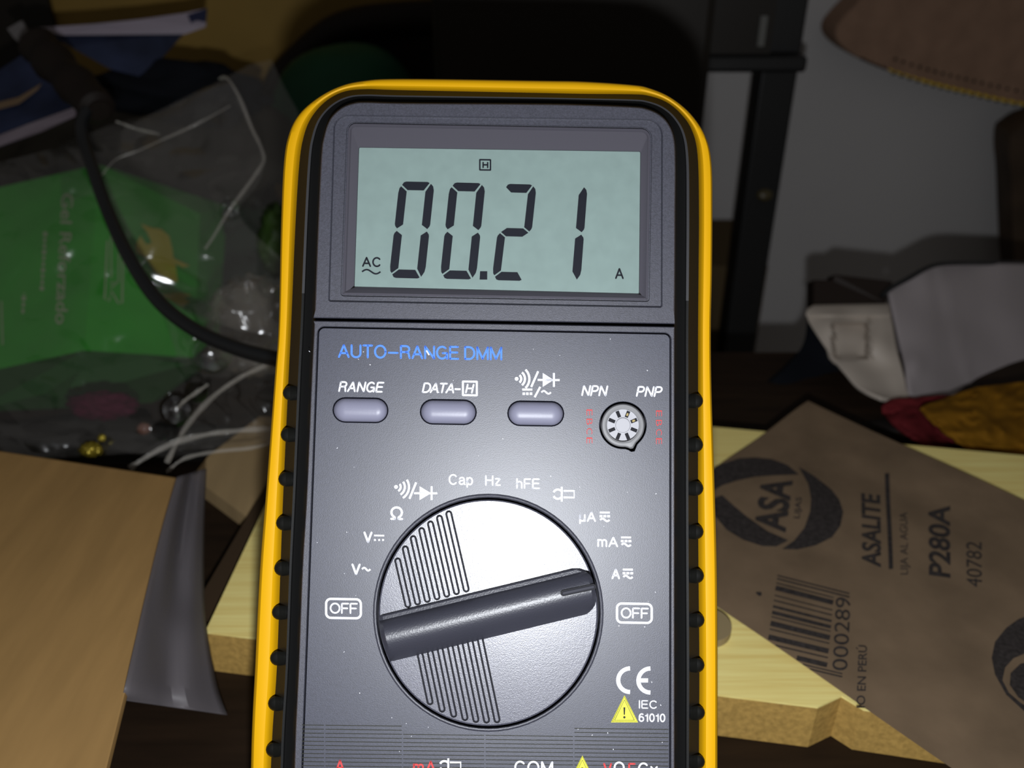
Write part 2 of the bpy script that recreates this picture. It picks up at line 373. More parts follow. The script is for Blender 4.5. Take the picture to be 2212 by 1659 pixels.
lg.poly([(1540, 1075), (1560, 1068), (1585, 1090), (1614, 1114), (1659, 1146), (1703, 1166), (1677, 1179), (1647, 1178), (1605, 1164), (1570, 1142), (1545, 1112)])
lg.text('ASA', (1698, 1150), (1714, 1038), 70, .035)
lg.text('LIJAS', (1731, 1121), (1736, 1076), 17, .01)
print_on('stamped_logo', lg, M_ink, sand, sf, 'round black stamped logo')
bar_ = Ink()
for q_ in range(10): bar_.line((1916 + 8 * q_ / 10, 1023 + 20.8 * q_), (1916 + 8 * (q_ + 1.02) / 10, 1023 + 20.8 * (q_ + 1.01)), 9.5)
print_on('stamped_rule', bar_, M_ink, sand, sf)
for nm, ar in (('ASALITE', ((1903, 1228), (1902, 1064), 42, .03, .18)), ('LIJA AL AGUA', ((1966, 1243), (1965, 1107), 22)), ('P280A', ((2053, 1251), (2053, 1094), 48, .025, .15)), ('40782', ((2121, 1270), (2121, 1171), 34, 0, .1)), ('IO EN PERÚ', ((1868, 1531), (1872, 1399), 24, .01))):
    print_on('stamped_text', Ink().text(nm, *ar), M_ink, sand, sf)
bc = Ink(); k_ = .2049
def cb(x, y): return (1620 + x * k_, 1220 + y * k_)
for L, th in ((122, 14), (158, 16), (207, 12), (262, 52), (345, 12), (400, 14), (466, 26), (530, 36), (576, 12), (645, 52), (705, 12), (785, 52), (852, 14), (925, 48), (975, 12), (1005, 14)):
    xl = 290 - (L - 110) * .147; xr = 890 - (L - 110) * .1
    if L in (122, 158): xr = 1048
    if L in (975, 1005): xr = 968
    yl = L
    edge = lambda x: 700 + .684 * x
    x = xl
    while L + (x - xl) * .245 + th * .6 > edge(x) and x < xr: x += 6
    if x < xr - 20: bc.line(cb(x, L + (x - xl) * .245), cb(xr, L + (xr - xl) * .245), th * k_)
bc.text('000289', (1829, 1454), (1838, 1293), 33, 0)
bc.disc((1640, 1288), 5, 7); bc.disc((1635, 1286), 3, 6)
print_on('stamped_barcode', bc, M_ink, sand, sf)
l2 = Ink()
l2.poly([(2230, 1328), (2200, 1338), (2174, 1356), (2150, 1385), (2143, 1419), (2150, 1455), (2174, 1500), (2212, 1536), (2240, 1555), (2240, 1540), (2205, 1518), (2180, 1496), (2166, 1468), (2172, 1440), (2190, 1420), (2240, 1400)])
l2.poly([(2240, 1425), (2205, 1432), (2184, 1452), (2182, 1478), (2200, 1505), (2240, 1532)])
print_on('stamped_logo', l2, M_ink, sand, sf, 'second round black stamped logo at the lower right')

# ------------------------------------------------------------------ cardboard box at lower left + grey film
CZ = .040
cbx = [on_z(*c, CZ) for c in ((385, 1030), (0, 972), (-420, 912), (-420, 1900), (170, 1900))]
cb_ = empty('cardboard_box', Vector((cbx[1].x, cbx[1].y, 0))); tag(cb_, 'plain tan cardboard box at the lower left, beside the grey plastic film', 'box')
mid = [p.lerp(sum(cbx, Vector()) / 5, .02) for p in cbx]
v, f = prism([Vector((p.x - .05, p.y, .0002)) for p in cbx], [Vector((p.x - .05, p.y, CZ - .003)) for p in cbx]); o = world_part('box_body', v, f, M_cardb, cb_)
v, f = prism([Vector((p.x, p.y, CZ - .003)) for p in cbx], cbx); o = world_part('lid_panel', v, f, M_cardb, cb_); bevel_obj(o, .001)
# beige board corner behind
wg = [on_z(x, y, .008) for x, y in ((415, 1030), (533, 1117), (640, 1025), (660, 900), (560, 900), (450, 985))]
v, f = prism([Vector((p.x, p.y, .0003)) for p in wg], wg); tag(mesh('beige_panel', v, f, M_cardb2), 'flat beige panel lying between the clear bag and the yellow board', 'panel')
# grey plastic film
gp = [((378, 1026), .046), ((445, 1008), .038), ((440, 1278), .014), ((461, 1438), .006), ((492, 1542), .002), ((268, 1510), .004)]
rows = []
Lf = [(382, 1030, .044), (350, 1140, .043), (318, 1270, .0425), (295, 1370, .0422), (270, 1480, .0415), (262, 1512, .036)]
Rf = [(446, 1012, .034), (441, 1140, .028), (441, 1278, .022), (448, 1370, .020), (468, 1480, .012), (491, 1545, .006)]
n1 = 40; n2 = 14; V = []; Fc = []
Lc = cat([Vector((a, b, c * 1000)) for a, b, c in Lf], 8); Rc = cat([Vector((a, b, c * 1000)) for a, b, c in Rf], 8)
for i, (a, b) in enumerate(zip(Lc, Rc)):
    for j in range(n2 + 1):
        t_ = j / n2; p = a.lerp(b, t_); z = p.z / 1000 + .0022 * noise.noise(Vector((p.x * .02, p.y * .006, 1))) * math.sin(t_ * math.pi) + (.0018 * math.sin(t_ * 9 + i * .03))* math.sin(t_ * math.pi)
        V.append(on_z(p.x, p.y, z))
for i in range(len(Lc) - 1):
    for j in range(n2): k = i * (n2 + 1) + j; Fc.append((k, k + 1, k + n2 + 2, k + n2 + 1))
o = mesh('plastic_film', V, Fc, M_grey, smooth=True); md = o.modifiers.new('t', 'SOLIDIFY'); md.thickness = .0001
tag(o, 'translucent grey plastic film hanging off the right side of the cardboard box', 'plastic film')

# ------------------------------------------------------------------ the multimeter
n_ = -(Fw - Up * .079).normalized()
v0 = (Up - n_ * Up.dot(n_)).normalized(); phi = math.radians(.95)
U = (Rt * math.cos(phi) - v0 * math.sin(phi)); U = (U - n_ * U.dot(n_)).normalized(); Vv = n_.cross(U).normalized()
P0 = at(1060, 980, .2); T = .034
def plane_pt(px, py, w):
    d = ray(px, py); q = P0 + n_ * w; return CAM + d * ((q - CAM).dot(n_) / d.dot(n_))
yb = 1800
while (plane_pt(1050, yb, 0) - n_ * T).z > 0.0004: yb += 1
ORG = plane_pt(1050, yb, 0) - n_ * T
MM = Matrix(((U.x, Vv.x, n_.x, ORG.x), (U.y, Vv.y, n_.y, ORG.y), (U.z, Vv.z, n_.z, ORG.z), (0, 0, 0, 1))); MI = MM.inverted()
meter = empty('multimeter', ORG); meter.matrix_world = MM
tag(meter, 'digital multimeter in yellow rubber holster, display reading 00.21, standing in front', 'multimeter')
def pm(px, py, w=0): return MI @ plane_pt(px, py, w)       # local coords; w measured from the face plane
YB = yb
def lerp2(A, B, t): return [(a[0] + (b[0] - a[0]) * t, a[1] + (b[1] - a[1]) * t) for a, b in zip(A, B)]
O_ = [(538, YB), (542, 1659), (551, 1440), (561.5, 1230), (575, 1060), (593, 821), (602, 700), (607, 488), (613, 353), (624, 290), (646, 247), (684, 213), (730, 188), (782, 175), (870, 170), (1161, 174), (1263, 176), (1364, 183), (1402, 190), (1448, 210), (1492, 246), (1524, 295), (1537, 353), (1539, 454), (1538, 589), (1535.5, 710), (1537, 845), (1544, 1060), (1548.5, 1230), (1550, 1440), (1550, 1659), (1550, YB)]
I_ = [(575, YB), (584, 1659), (597, 1440), (604.6, 1230), (611, 1060), (622, 821), (628, 700), (637, 488), (645.6, 353), (655, 295), (671, 255), (700, 221), (738, 199), (786, 192), (870, 194), (1161, 200), (1263, 202), (1364, 203), (1400, 206), (1438, 219), (1470, 244), (1495, 280), (1508, 335), (1511, 454), (1510, 589), (1509, 710), (1509, 845), (1509, 1060), (1510, 1230), (1512, 1440), (1511, 1659), (1511, YB)]
F_ = [(628, YB), (636, 1659), (645, 1440), (653, 1230), (663, 1060), (673, 821), (679, 700), (687, 488), (694, 340), (700, 295), (713, 258), (737, 234), (765, 223), (795, 221), (870, 223), (1161, 225), (1263, 227), (1364, 231), (1395, 235), (1423, 247), (1444, 268), (1456, 300), (1459, 353), (1458.5, 454), (1458, 589), (1457, 710), (1457, 845), (1457, 1060), (1457, 1230), (1457, 1440), (1457, 1659), (1457, YB)]
SUB = 6
def cpx(A): return [(p.x, p.y) for p in cat([Vector((a[0], a[1], 0)) for a in A], SUB)]
def mpart(name, V, Fc, m, parent=None, label=None, smooth=False):
    o = mesh(name, V, Fc, m, parent or meter, smooth)
    if label: o['label'] = label
    return o
def ringloft(conts, close=False, cap=False):
    """conts: list of (px contour, w) -> vertices, faces"""
    V = []; Fc = []; n = len(conts[0][0])
    for C_, w_ in conts: V += [pm(x, y, w_) for x, y in C_]
    for i in range(len(conts) - 1):
        for k in range(n): a = i * n + k; b = i * n + (k + 1) % n; Fc.append((a, b, b + n, a + n))
    if cap:
        base = (len(conts) - 1) * n
        tr = tessellate_polygon([[V[base + k] * 1 for k in range(n)]]); Fc += [tuple(base + i for i in t) for t in tr]
    if close:
        tr = tessellate_polygon([[V[k] * 1 for k in range(n)]]); Fc += [tuple(t) for t in tr]
    return V, Fc
def scale_c(C_, s, c=None):
    if c is None: c = (sum(p[0] for p in C_) / len(C_), sum(p[1] for p in C_) / len(C_))
    return [(c[0] + (p[0] - c[0]) * s, c[1] + (p[1] - c[1]) * s) for p in C_]
def inset(C_, d):
    n = len(C_); A = sum(C_[i][0] * C_[(i + 1) % n][1] - C_[(i + 1) % n][0] * C_[i][1] for i in range(n)); sg = 1 if A > 0 else -1
    out = []
    for i in range(n):
        a, b = C_[i - 1], C_[(i + 1) % n]; dx, dy = b[0] - a[0], b[1] - a[1]; L = math.hypot(dx, dy) or 1
        out.append((C_[i][0] - dy / L * d * sg, C_[i][1] + dx / L * d * sg))
    return out
def plate(outer, holes, wt, wb, bev=1.0, bw=.0002):
    """flat plate with holes; px contours, bevelled rims"""
    conts = [(outer, -1)] + [(h, 1) for h in holes]
    V = []; Fc = []; tops = []
    for C_, sg in conts:
        n = len(C_); b0 = len(V)
        ins = inset(C_, bev if sg < 0 else -bev)
        V += [pm(x, y, wt) for x, y in ins] + [pm(x, y, wt - bw) for x, y in C_] + [pm(x, y, wb) for x, y in C_]
        for r_ in range(2):
            for k in range(n): a = b0 + r_ * n + k; b = b0 + r_ * n + (k + 1) % n; Fc.append((a, b, b + n, a + n))
        tops.append([b0 + k for k in range(n)])
    idx = [i for t in tops for i in t]
    tr = tessellate_polygon([[Vector((V[i].x, V[i].y, 0)) for i in t] for t in tops])
    Fc += [tuple(idx[i] for i in t) for t in tr]
    return V, Fc
def oct_(c, rx, ry, n=72): return [(c[0] + rx * math.cos(2 * math.pi * k / n), c[1] + ry * math.sin(2 * math.pi * k / n)) for k in range(n)]

O, I, Fp = cpx(O_), cpx(I_), cpx(F_)
# yellow holster
V, Fc = ringloft([(scale_c(O, .985), -T), (scale_c(O, .995), -T + .002), (O, -.0066), (lerp2(O, I, .04), -.0056), (lerp2(O, I, .13), -.0049), (lerp2(O, I, .4), -.0046), (lerp2(O, I, .64), -.0047), (lerp2(O, I, .74), -.0051), (lerp2(O, I, .88), -.0061), (I, -.0074), (lerp2(O, I, 1.15), -.0095)], close=True)
mpart('holster', V, Fc, M_yellow, smooth=True, label='yellow rubber holster')
# black case band with its fine ridge line
V, Fc = ringloft([(lerp2(O, I, .9), -.0088), (lerp2(I, Fp, .06), -.0074), (lerp2(I, Fp, .36), -.0056), (lerp2(I, Fp, .42), -.0047), (lerp2(I, Fp, .52), -.0047), (lerp2(I, Fp, .58), -.0058), (lerp2(I, Fp, .86), -.0048), (lerp2(I, Fp, 1.03), -.0030)])
mpart('case_side', V, Fc, M_black, smooth=True, label='black case side')
a_, b_ = lerp2(I, Fp, .42), lerp2(I, Fp, .53)
sel = [k for k in range(len(a_)) if a_[k][1] < 655]
V = []; Fc = []
for k in sel: V += [pm(*a_[k], -.0049), pm(*a_[k], -.0045), pm(*b_[k], -.0045), pm(*b_[k], -.0049)]
for i in range(len(sel) - 1):
    for j in range(3): Fc.append((4 * i + j, 4 * i + j + 1, 4 * i + 5 + j, 4 * i + 4 + j))
mpart('case_ridge', V, Fc, mat('ridge_lit_plastic', (.022, .022, .026), .5, .8), smooth=True)  # lighter than the case: the light caught by the ridge is put into the colour
# grip ribs
LR = [(610.5, 849), (606, 939), (601, 1035), (596, 1130), (592, 1228), (587, 1323), (583, 1422), (578.6, 1520), (574, 1620)]
RR = [(1519, 866), (1519, 961), (1519.6, 1055), (1520, 1149), (1521, 1244), (1522, 1340), (1522, 1437), (1523, 1540), (1523, 1646)]
def rib_mesh(x, y, sgn):
    r = 16; prof = []
    V = []; Fc = []; seg = 14; st = [0, .25, .5, .75, 1, 1.3, 2.4]
    for s_ in st:
        if s_ <= 1: a = s_ * math.pi / 2; rr = math.sin(a) * r; xx = x + sgn * (r - math.cos(a) * r)
        else: rr = r * (1 if s_ < 2 else .9); xx = x + sgn * (r + (s_ - 1) * 14)
        for k in range(seg):
            q_ = 2 * math.pi * k / seg
            V.append(pm(xx, y + rr * math.cos(q_), -.0048 - max(0, s_ - 1) * .0012 + rr * math.sin(q_) * .000105 * .5))
    for i in range(len(st) - 1):
        for k in range(seg): Fc.append((i * seg + k, i * seg + (k + 1) % seg, (i + 1) * seg + (k + 1) % seg, (i + 1) * seg + k))
    return V, Fc
for (x, y) in LR: V, Fc = rib_mesh(x, y, 1); mpart('grip_rib', V, Fc, M_blackgl, smooth=True)
for (x, y) in RR: V, Fc = rib_mesh(x, y, -1); mpart('grip_rib', V, Fc, M_blackgl, smooth=True)
# dark floor under the gaps
V, Fc = ringloft([(inset(Fp, 6), -.0075), (inset(Fp, 6), -.0070)], close=False, cap=True); mpart('inner_chassis', V, Fc, M_gap)

# upper bezel around the display
def cut_contour(top):
    if top:
        pts = [p for p in Fp if p[1] < 687]; return [(677.5, 687)] + pts + [(1457.5, 700)]
    pts_l = [p for p in Fp if p[1] > 697 and p[0] < 1000]; pts_r = [p for p in Fp if p[1] > 709 and p[0] > 1000]
    return pts_l + [(678, 693), (1457, 706)] + pts_r
rec_o = rrect([(723, 249), (1430, 259), (1429, 663), (711, 650)], [30, 34, 4, 4], 8)
lens_o = rrect([(753, 267), (1405, 279), (1399, 648), (740, 636)], [16, 20, 3, 3], 8)
lcd_o = rrect([(776, 319), (1383, 328), (1380, 634), (766, 619)], [3, 3, 2, 2], 8)
V, Fc = plate(cut_contour(True), [rec_o], 0, -.006, 2.2, .0004); mpart('display_bezel', V, Fc, M_dark, label='dark grey bezel around the display')
V, Fc = ringloft([(rec_o, -.0004), (inset(rec_o, 1.5), -.0013), (inset(lens_o, -4), -.0013), (inset(lens_o, -3), -.0024), (inset(lens_o, -.5), -.0024)]); mpart('display_recess', V, Fc, M_dark)
V, Fc = ringloft([(inset(lens_o, -.5), -.0026), (lens_o, -.0012), (inset(lens_o, 4), -.0012), (inset(lens_o, 7), -.0016), (inset(lcd_o, -1.5), -.0022), (lcd_o, -.0029)]); mpart('display_frame', V, Fc, mat('display_frame_grey', (.070, .066, .085), .6, .25, bump=.2), smooth=True)
V, Fc = ringloft([(inset(lens_o, 1.5), -.0011), (inset(lens_o, 1.5), -.0007), (inset(lens_o, 4), -.0004)], close=True, cap=True); mpart('display_window', V, Fc, M_lens, label='clear display window')
V, Fc = ringloft([(inset(lcd_o, -1), -.0034), (inset(lcd_o, -1), -.0030)], close=True, cap=True); lcd = mpart('lcd_panel', V, Fc, M_lcd, label='grey-green display panel')
WL = -.00288
def inkpart(name, ink, m, w=.00028, parent=None, label=None):
    o = mesh(name, [pm(x, y, w) for x, y in ink.V], ink.F, m, parent or meter)
    if label: o['label'] = label
    return o
SEG = {'a': [(.085, .035), (.13, .008), (.20, 0), (.80, 0), (.86, .01), (.715, .088), (.255, .088)],
 'f': [(.06, .05), (.235, .102), (.235, .445), (.075, .487), (.02, .465), (0, .44), (.0, .12), (.02, .07)],
 'b': [(.90, .018), (.97, .045), (1, .085), (1, .44), (.985, .46), (.93, .487), (.765, .445), (.765, .102)],
 'g': [(.10, .5), (.26, .457), (.74, .457), (.905, .5), (.74, .543), (.26, .543)],
 'e': [(.075, .513), (.235, .555), (.235, .898), (.06, .95), (.02, .93), (0, .88), (0, .56), (.02, .535)],
 'c': [(.925, .513), (.985, .54), (1, .56), (1, .88), (.98, .93), (.90, .982), (.765, .898), (.765, .555)],
 'd': [(.085, .965), (.255, .912), (.715, .912), (.86, .99), (.80, 1), (.20, 1), (.13, .992)]}
def digit(segs, TL, TR, BR, BL):
    k = Ink()
    for s_ in segs:
        pts = []
        for (a, b) in SEG[s_]:
            x = (TL[0] * (1 - a) + TR[0] * a) * (1 - b) + (BL[0] * (1 - a) + BR[0] * a) * b
            y = (TL[1] * (1 - a) + TR[1] * a) * (1 - b) + (BL[1] * (1 - a) + BR[1] * a) * b; pts.append((x, y))
        k.poly(pts)
    return k
inkpart('digit', digit('abcdef', (863, 392), (939, 393.5), (917, 602), (840, 600)), M_seg, WL, lcd)
inkpart('digit', digit('abcdef', (972, 394), (1049, 396), (1028, 604), (950, 602)), M_seg, WL, lcd)
inkpart('digit', digit('abged', (1088, 397), (1159.5, 399), (1137, 607), (1062, 605)), M_seg, WL, lcd)
inkpart('digit', digit('bc', (1194, 399), (1269.5, 401), (1254, 608), (1172, 606)), M_seg, WL, lcd)
inkpart('decimal_point', Ink().poly([(1037, 586), (1052.5, 586), (1052.5, 604), (1036, 604)]), M_seg, WL, lcd)
k = Ink().rbox(1036.5, 345, 1059.5, 367, .5, 3.2); k.st('H', 1042, 349.5, 1055, 363.5, 3.2)
inkpart('hold_symbol', k, M_seg, WL, lcd)
k = Ink().st('AC', 782, 555, 822, 577, 3.6); k.path([(782 + 40 * t / 14, 587 - 4.6 * math.sin(2 * math.pi * t / 14)) for t in range(15)], 3.4)
inkpart('display_symbol', k, M_seg, WL, lcd)
inkpart('display_symbol', Ink().st('A', 1328.5, 579, 1347.5, 603, 3.6), M_seg, WL, lcd)

# lower face frame and label panel
Lb = [(687, 790), (681, 860), (671.7, 1060), (664, 1230), (656, 1440), (646, 1659), (639, YB - 20), (1444, YB - 20), (1447, 1659), (1446, 1440), (1446, 1230), (1446.5, 1060), (1447, 790)]
lab = rrect([(689, 708), (1447, 722), (1446, YB - 25), (638, YB - 25)], [12, 12, 12, 12], 5)
# subdivide the long left edge so that it follows the case
def left_fix(C_):
    return C_
DC = (1054.8, 1323.8)
btn_c = [((778.7, 886), 58, 25.2), ((968.4, 890), 59, 25.2), ((1157.3, 893.3), 59, 25.2)]
def stad(c, hw, hh, n=12, sl=.016):
    out = []
    for k in range(n + 1): a = math.pi / 2 - math.pi * k / n; out.append((c[0] + (hw - hh) + hh * math.cos(a), c[1] + (hw - hh) * sl - hh * math.sin(a)))
    for k in range(n + 1): a = -math.pi / 2 - math.pi * k / n; out.append((c[0] - (hw - hh) + hh * math.cos(a), c[1] - (hw - hh) * sl - hh * math.sin(a)))
    return out
SC = (1345.6, 918.6)
def sock_c(r, nub):
    out = []
    for k in range(60):
        a = 2 * math.pi * k / 60; rr = r
        dd = (a - math.radians(68) + math.pi) % (2 * math.pi) - math.pi
        rr += nub * math.exp(-(dd / .16) ** 2); out.append((SC[0] + rr * math.cos(a), SC[1] + rr * math.sin(a)))
    return out
holes = [stad(c, a + 1.5, b + 1.5) for c, a, b in btn_c] + [sock_c(50.5, 11)] + [oct_(DC, 243, 251)]
V, Fc = plate(lab, holes, .0001, -.003, 1.2, .0003); mpart('label_panel', V, Fc, M_label, label='grey printed label panel')
V, Fc = plate(cut_contour(False), [inset(lab, -2.2)], 0, -.006, 1.8, .0003); mpart('lower_face', V, Fc, M_dark)

# buttons
for (c, a, b), nm in zip(btn_c, ('range', 'data hold', 'function')):
    C0 = stad(c, a, b)
    V, Fc = ringloft([(C0, -.004), (C0, .0003), (inset(C0, 1.5), .0008), (inset(C0, 5), .0014), (inset(C0, 10), .0018), (inset(C0, 17), .00205), (inset(C0, 23.5), .0021)], cap=True)
    mpart('button', V, Fc, M_btn, smooth=True)
# transistor socket
sk = ringloft([(sock_c(47, 8), -.004), (sock_c(47, 8), .0006), (sock_c(44, 6.5), .0013), (sock_c(39, 2), .0015), (sock_c(35.5, 0), .0011), (sock_c(34, 0), -.0016)])
sock = mpart('transistor_socket', sk[0], sk[1], M_sock, smooth=True, label='round grey transistor test socket')
V, Fc = ringloft([(oct_(SC, 34.5, 34.5, 40), -.002), (oct_(SC, 34.5, 34.5, 40), -.0003)], cap=True); mpart('socket_face', V, Fc, M_sock2, sock)
for k in range(8):
    a = math.radians(22.5 + 45 * k); ca, sa = math.cos(a), math.sin(a)
    def sp_(r, s_): return (SC[0] + r * ca - s_ * sa, SC[1] + r * sa + s_ * ca)
    C_ = [sp_(18.5, -3.6), sp_(33, -3.8), sp_(33, 3.8), sp_(18.5, 3.6)]
    o = inkpart('socket_slot', Ink().poly(C_), M_gap, -.00024, sock)
    if k in (6, 7): inkpart('socket_contact', Ink().poly([sp_(22, -2), sp_(28, -2), sp_(28, 2), sp_(22, 2)]), M_gold, -.0002, sock)
V, Fc = ringloft([(oct_(SC, 16.5, 16.5, 30), -.0003), (oct_(SC, 16, 16, 30), .0002), (oct_(SC, 15, 15, 30), .0003)], cap=True); mpart('socket_hub', V, Fc, M_sock2, sock)

# dial
V, Fc = ringloft([(oct_(DC, 249.5, 257.5), -.0002), (oct_(DC, 248.5, 256.5), .0006), (oct_(DC, 246, 254), .0008), (oct_(DC, 243, 251), .0007), (oct_(DC, 240.5, 248.5), .0001), (oct_(DC, 240, 248), -.0045)])
mpart('dial_collar', V, Fc, M_dark, smooth=True)
DW = .0009
dial_o = oct_(DC, 236.5, 244.5, 96)
au = (math.cos(math.radians(-13.6)), math.sin(math.radians(-13.6))); av = (-au[1], au[0])   # along the bar / across it (down)
def inside(x, y, m=0): return ((x - DC[0]) / (236.5 - m)) ** 2 + ((y - DC[1]) / (244.5 - m)) ** 2 < 1
def rib_line(p, d_):
    x, y = p
    while inside(x, y, 13): x += d_[0]; y += d_[1]
    return (x, y)
def capsule(a, b, hw, n=6):
    dx, dy = b[0] - a[0], b[1] - a[1]; L = math.hypot(dx, dy); ux, uy = dx / L, dy / L; out = []
    for k in range(n + 1): t_ = -math.pi / 2 + math.pi * k / n; out.append((b[0] + hw * (ux * math.cos(t_) - uy * math.sin(t_)), b[1] + hw * (uy * math.cos(t_) + ux * math.sin(t_))))
    for k in range(n + 1): t_ = math.pi / 2 + math.pi * k / n; out.append((a[0] + hw * (ux * math.cos(t_) - uy * math.sin(t_)), a[1] + hw * (uy * math.cos(t_) + ux * math.sin(t_))))
    return out
ribs = []
for k in range(7):
    b = (881 + 21.0 * k, 1306 - 5.6 * k); t_ = rib_line(b, (-.225, -.974)); ribs.append((b, t_))
for k in range(7):
    b = (908 + 21.6 * k, 1416 - 5.6 * k); t_ = rib_line(b, (.205, .979)); ribs.append((b, t_))
V, Fc = ringloft([(dial_o, -.005), (dial_o, DW - .0004), (inset(dial_o, 3), DW)])
n = len(dial_o); top_idx = list(range(2 * n, 3 * n)); loops = [top_idx]
for a, b in ribs:
    C_ = capsule(a, b, 7.6); m0 = len(V); nn_ = len(C_)
    V += [pm(x, y, DW) for x, y in C_] + [pm(x, y, DW - .0006) for x, y in C_]
    for k in range(nn_): Fc.append((m0 + k, m0 + (k + 1) % nn_, m0 + nn_ + (k + 1) % nn_, m0 + nn_ + k))
    loops.append([m0 + k for k in range(nn_)])
idx = [i for l in loops for i in l]
Fc += [tuple(idx[i] for i in t) for t in tessellate_polygon([[Vector((V[i].x, V[i].y, 0)) for i in l] for l in loops])]
dial = mpart('selector_dial', V, Fc, M_dial, label='round dark grey selector dial')
dial.data.polygons  # flat shading keeps the face planar
V, Fc = ringloft([(inset(dial_o, 4), DW - .0010), (inset(dial_o, 4), DW - .0007)], cap=True); mpart('groove_floor', V, Fc, M_gap, dial)  # black colour stands in for the shadow inside the rib grooves
for a, b in ribs:
    C_ = capsule(a, b, 4.3); V, Fc = ringloft([(C_, DW - .0006), (C_, DW), (inset(C_, 1.2), DW + .0003)], cap=True)
    mpart('rib', V, Fc, M_dial, dial)
# dial bar: rounded ridge across the disc
def bar_extent(t_):
    # centre line through the bar; returns s range inside the disc
    cx_, cy_ = 1062 + av[0] * t_, 1324.5 + av[1] * t_
    s0 = 0
    while inside(cx_ + au[0] * s0, cy_ + au[1] * s0, 1.5): s0 -= 1
    s1 = 0
    while inside(cx_ + au[0] * s1, cy_ + au[1] * s1, 1.5): s1 += 1
    q_ = abs(t_) - 18
    if q_ > 0: s1 = min(s1, s1 - (38 - math.sqrt(max(0, 38 ** 2 - (q_ * 38 / 34) ** 2))) * .9)
    return cx_, cy_, s0, s1
prof = [(-52, DW - .0002), (-51, .0022), (-48, .0026), (-41, .0028), (-39, .0032), (-37, .0044), (-32, .0056), (-22, .0068), (-10, .0074), (2, .0076), (14, .0073), (26, .0064), (36, .0052), (43, .0038), (48, .0022), (51, DW - .0002)]
V = []; Fc = []; NS = 60
for t_, w_ in prof:
    cx_, cy_, s0, s1 = bar_extent(t_)
    for j in range(NS + 1):
        g = j / NS; s_ = s0 + (s1 - s0) * g
        e = min(s1 - s_, s_ - s0); drop = 0
        if e < 8: drop = (1 - math.sqrt(max(0, 1 - ((8 - e) / 8) ** 2))) * min(.0009, w_ - DW + .0002)
        V.append(pm(cx_ + au[0] * s_, cy_ + au[1] * s_, w_ - max(0, drop)))
W1 = NS + 1
for i in range(len(prof) - 1):
    for j in range(NS): k = i * W1 + j; Fc.append((k, k + 1, k + W1 + 1, k + W1))
for j in (0, NS):  # end walls
    b0 = len(V)
    for i, (t_, w_) in enumerate(prof):
        cx_, cy_, s0, s1 = bar_extent(t_); s_ = s0 if j == 0 else s1; V.append(pm(cx_ + au[0] * s_, cy_ + au[1] * s_, DW - .0005))
    for i in range(len(prof) - 1): Fc.append((i * W1 + j, (i + 1) * W1 + j, b0 + i + 1, b0 + i))
mpart('dial_bar', V, Fc, M_bar, dial, label='rounded dark bar across the dial', smooth=True)
# pointer mark: dark outlined rib on the bar
pa, pb = (1217, 1281.5), (1281, 1268)
C_ = capsule(pa, pb, 6.6); V, Fc = ringloft([(C_, .0066), (C_, .0079)], cap=True); mpart('pointer_groove', V, Fc, M_gap, dial)
C_ = capsule((pa[0] + 1, pa[1]), pb, 3.4); V, Fc = ringloft([(C_, .0070), (C_, .0080), (inset(C_, 1), .0081)], cap=True); mpart('pointer_mark', V, Fc, mat('pointer_plastic', (.03, .03, .042), .65, .3), dial)

# ---- printing on the label
PW = .00022
def P(name, ink, m, label=None): return inkpart(name, ink, m, PW, label=label)
P('printed_title', Ink().st('AUTO\u2212RANGE DMM', 730, 746, 1085, 776, 4.3, gap=.22), M_blue, 'blue printed title AUTO-RANGE DMM')
P('printed_word', Ink().st('RANGE', 730.5, 824, 830.4, 847.5, 3.8, .2), M_white)
k = Ink().st('DATA', 911, 826.5, 981, 849.5, 3.8, .2, gap=.12); k.line((982, 840.5), (995, 840.7), 4); k.rbox(1000, 824, 1030, 853.5, .5, 4.4); k.st('H', 1004.5, 829, 1025, 850, 3.8, .2)
P('printed_word', k, M_white)
P('printed_word', Ink().st('NPN', 1255.5, 832, 1314, 856, 3.8, .2), M_white)
P('printed_word', Ink().st('PNP', 1373.5, 834, 1431.5, 857.5, 3.8, .2), M_white)
for xc, ys in ((1273, (891, 911, 931.5, 951.5)), (1423.3, (893, 913.5, 933.5, 953))):
    k = Ink()
    for ch, y in zip('EBCE', ys): k.text(ch, (xc - 6, y - 6.5), (xc - 6, y + 6.5), 12.5, -.01)
    P('printed_pin_letters', k, M_red)
def buzzer(dot, radii, wd, ang, spans, sl0, sl1, slw):
    k = Ink().disc(dot, 4.2)
    for r, sp2 in zip(radii, spans): k.arc(dot, r, ang - sp2, ang + sp2, wd, 12)
    k.line(sl0, sl1, slw); return k
def diode(k, x0, x1, y, tx0, tx1, hh, bx, bw):
    k.line((x0, y), (x1, y + .4), 4.4); k.poly([(tx0, y - hh), (tx1, y), (tx0, y + hh)]); k.line((bx, y - hh), (bx, y + hh), bw); return k
k = buzzer((1116, 818.3), (10, 18, 27.5), 4.8, 0, (52, 50, 46), (1162.5, 802), (1147.5, 836), 4.6)
diode(k, 1161.5, 1209, 820.6, 1172.4, 1196, 15, 1196.5, 4.2)
k.line((1128, 841.4), (1150, 841.6), 4.4)
for x in (1131.5, 1139.2, 1147): k.line((x - 2.8, 850.4), (x + 2.8, 850.4), 5.6)
k.line((1167, 835.5), (1155, 858), 4.4); k.sine(1169.5, 1190, 847.5, 3.2, 3.8)
P('printed_symbol', k, M_white)
k = buzzer((855.5, 1051.8), (10, 19, 28), 4.6, 12, (50, 48, 46), (899, 1042), (884.5, 1077.5), 4.6)
diode(k, 894.5, 944.5, 1065.3, 906.4, 931.2, 15, 932.3, 4.2); P('printed_symbol', k, M_white)
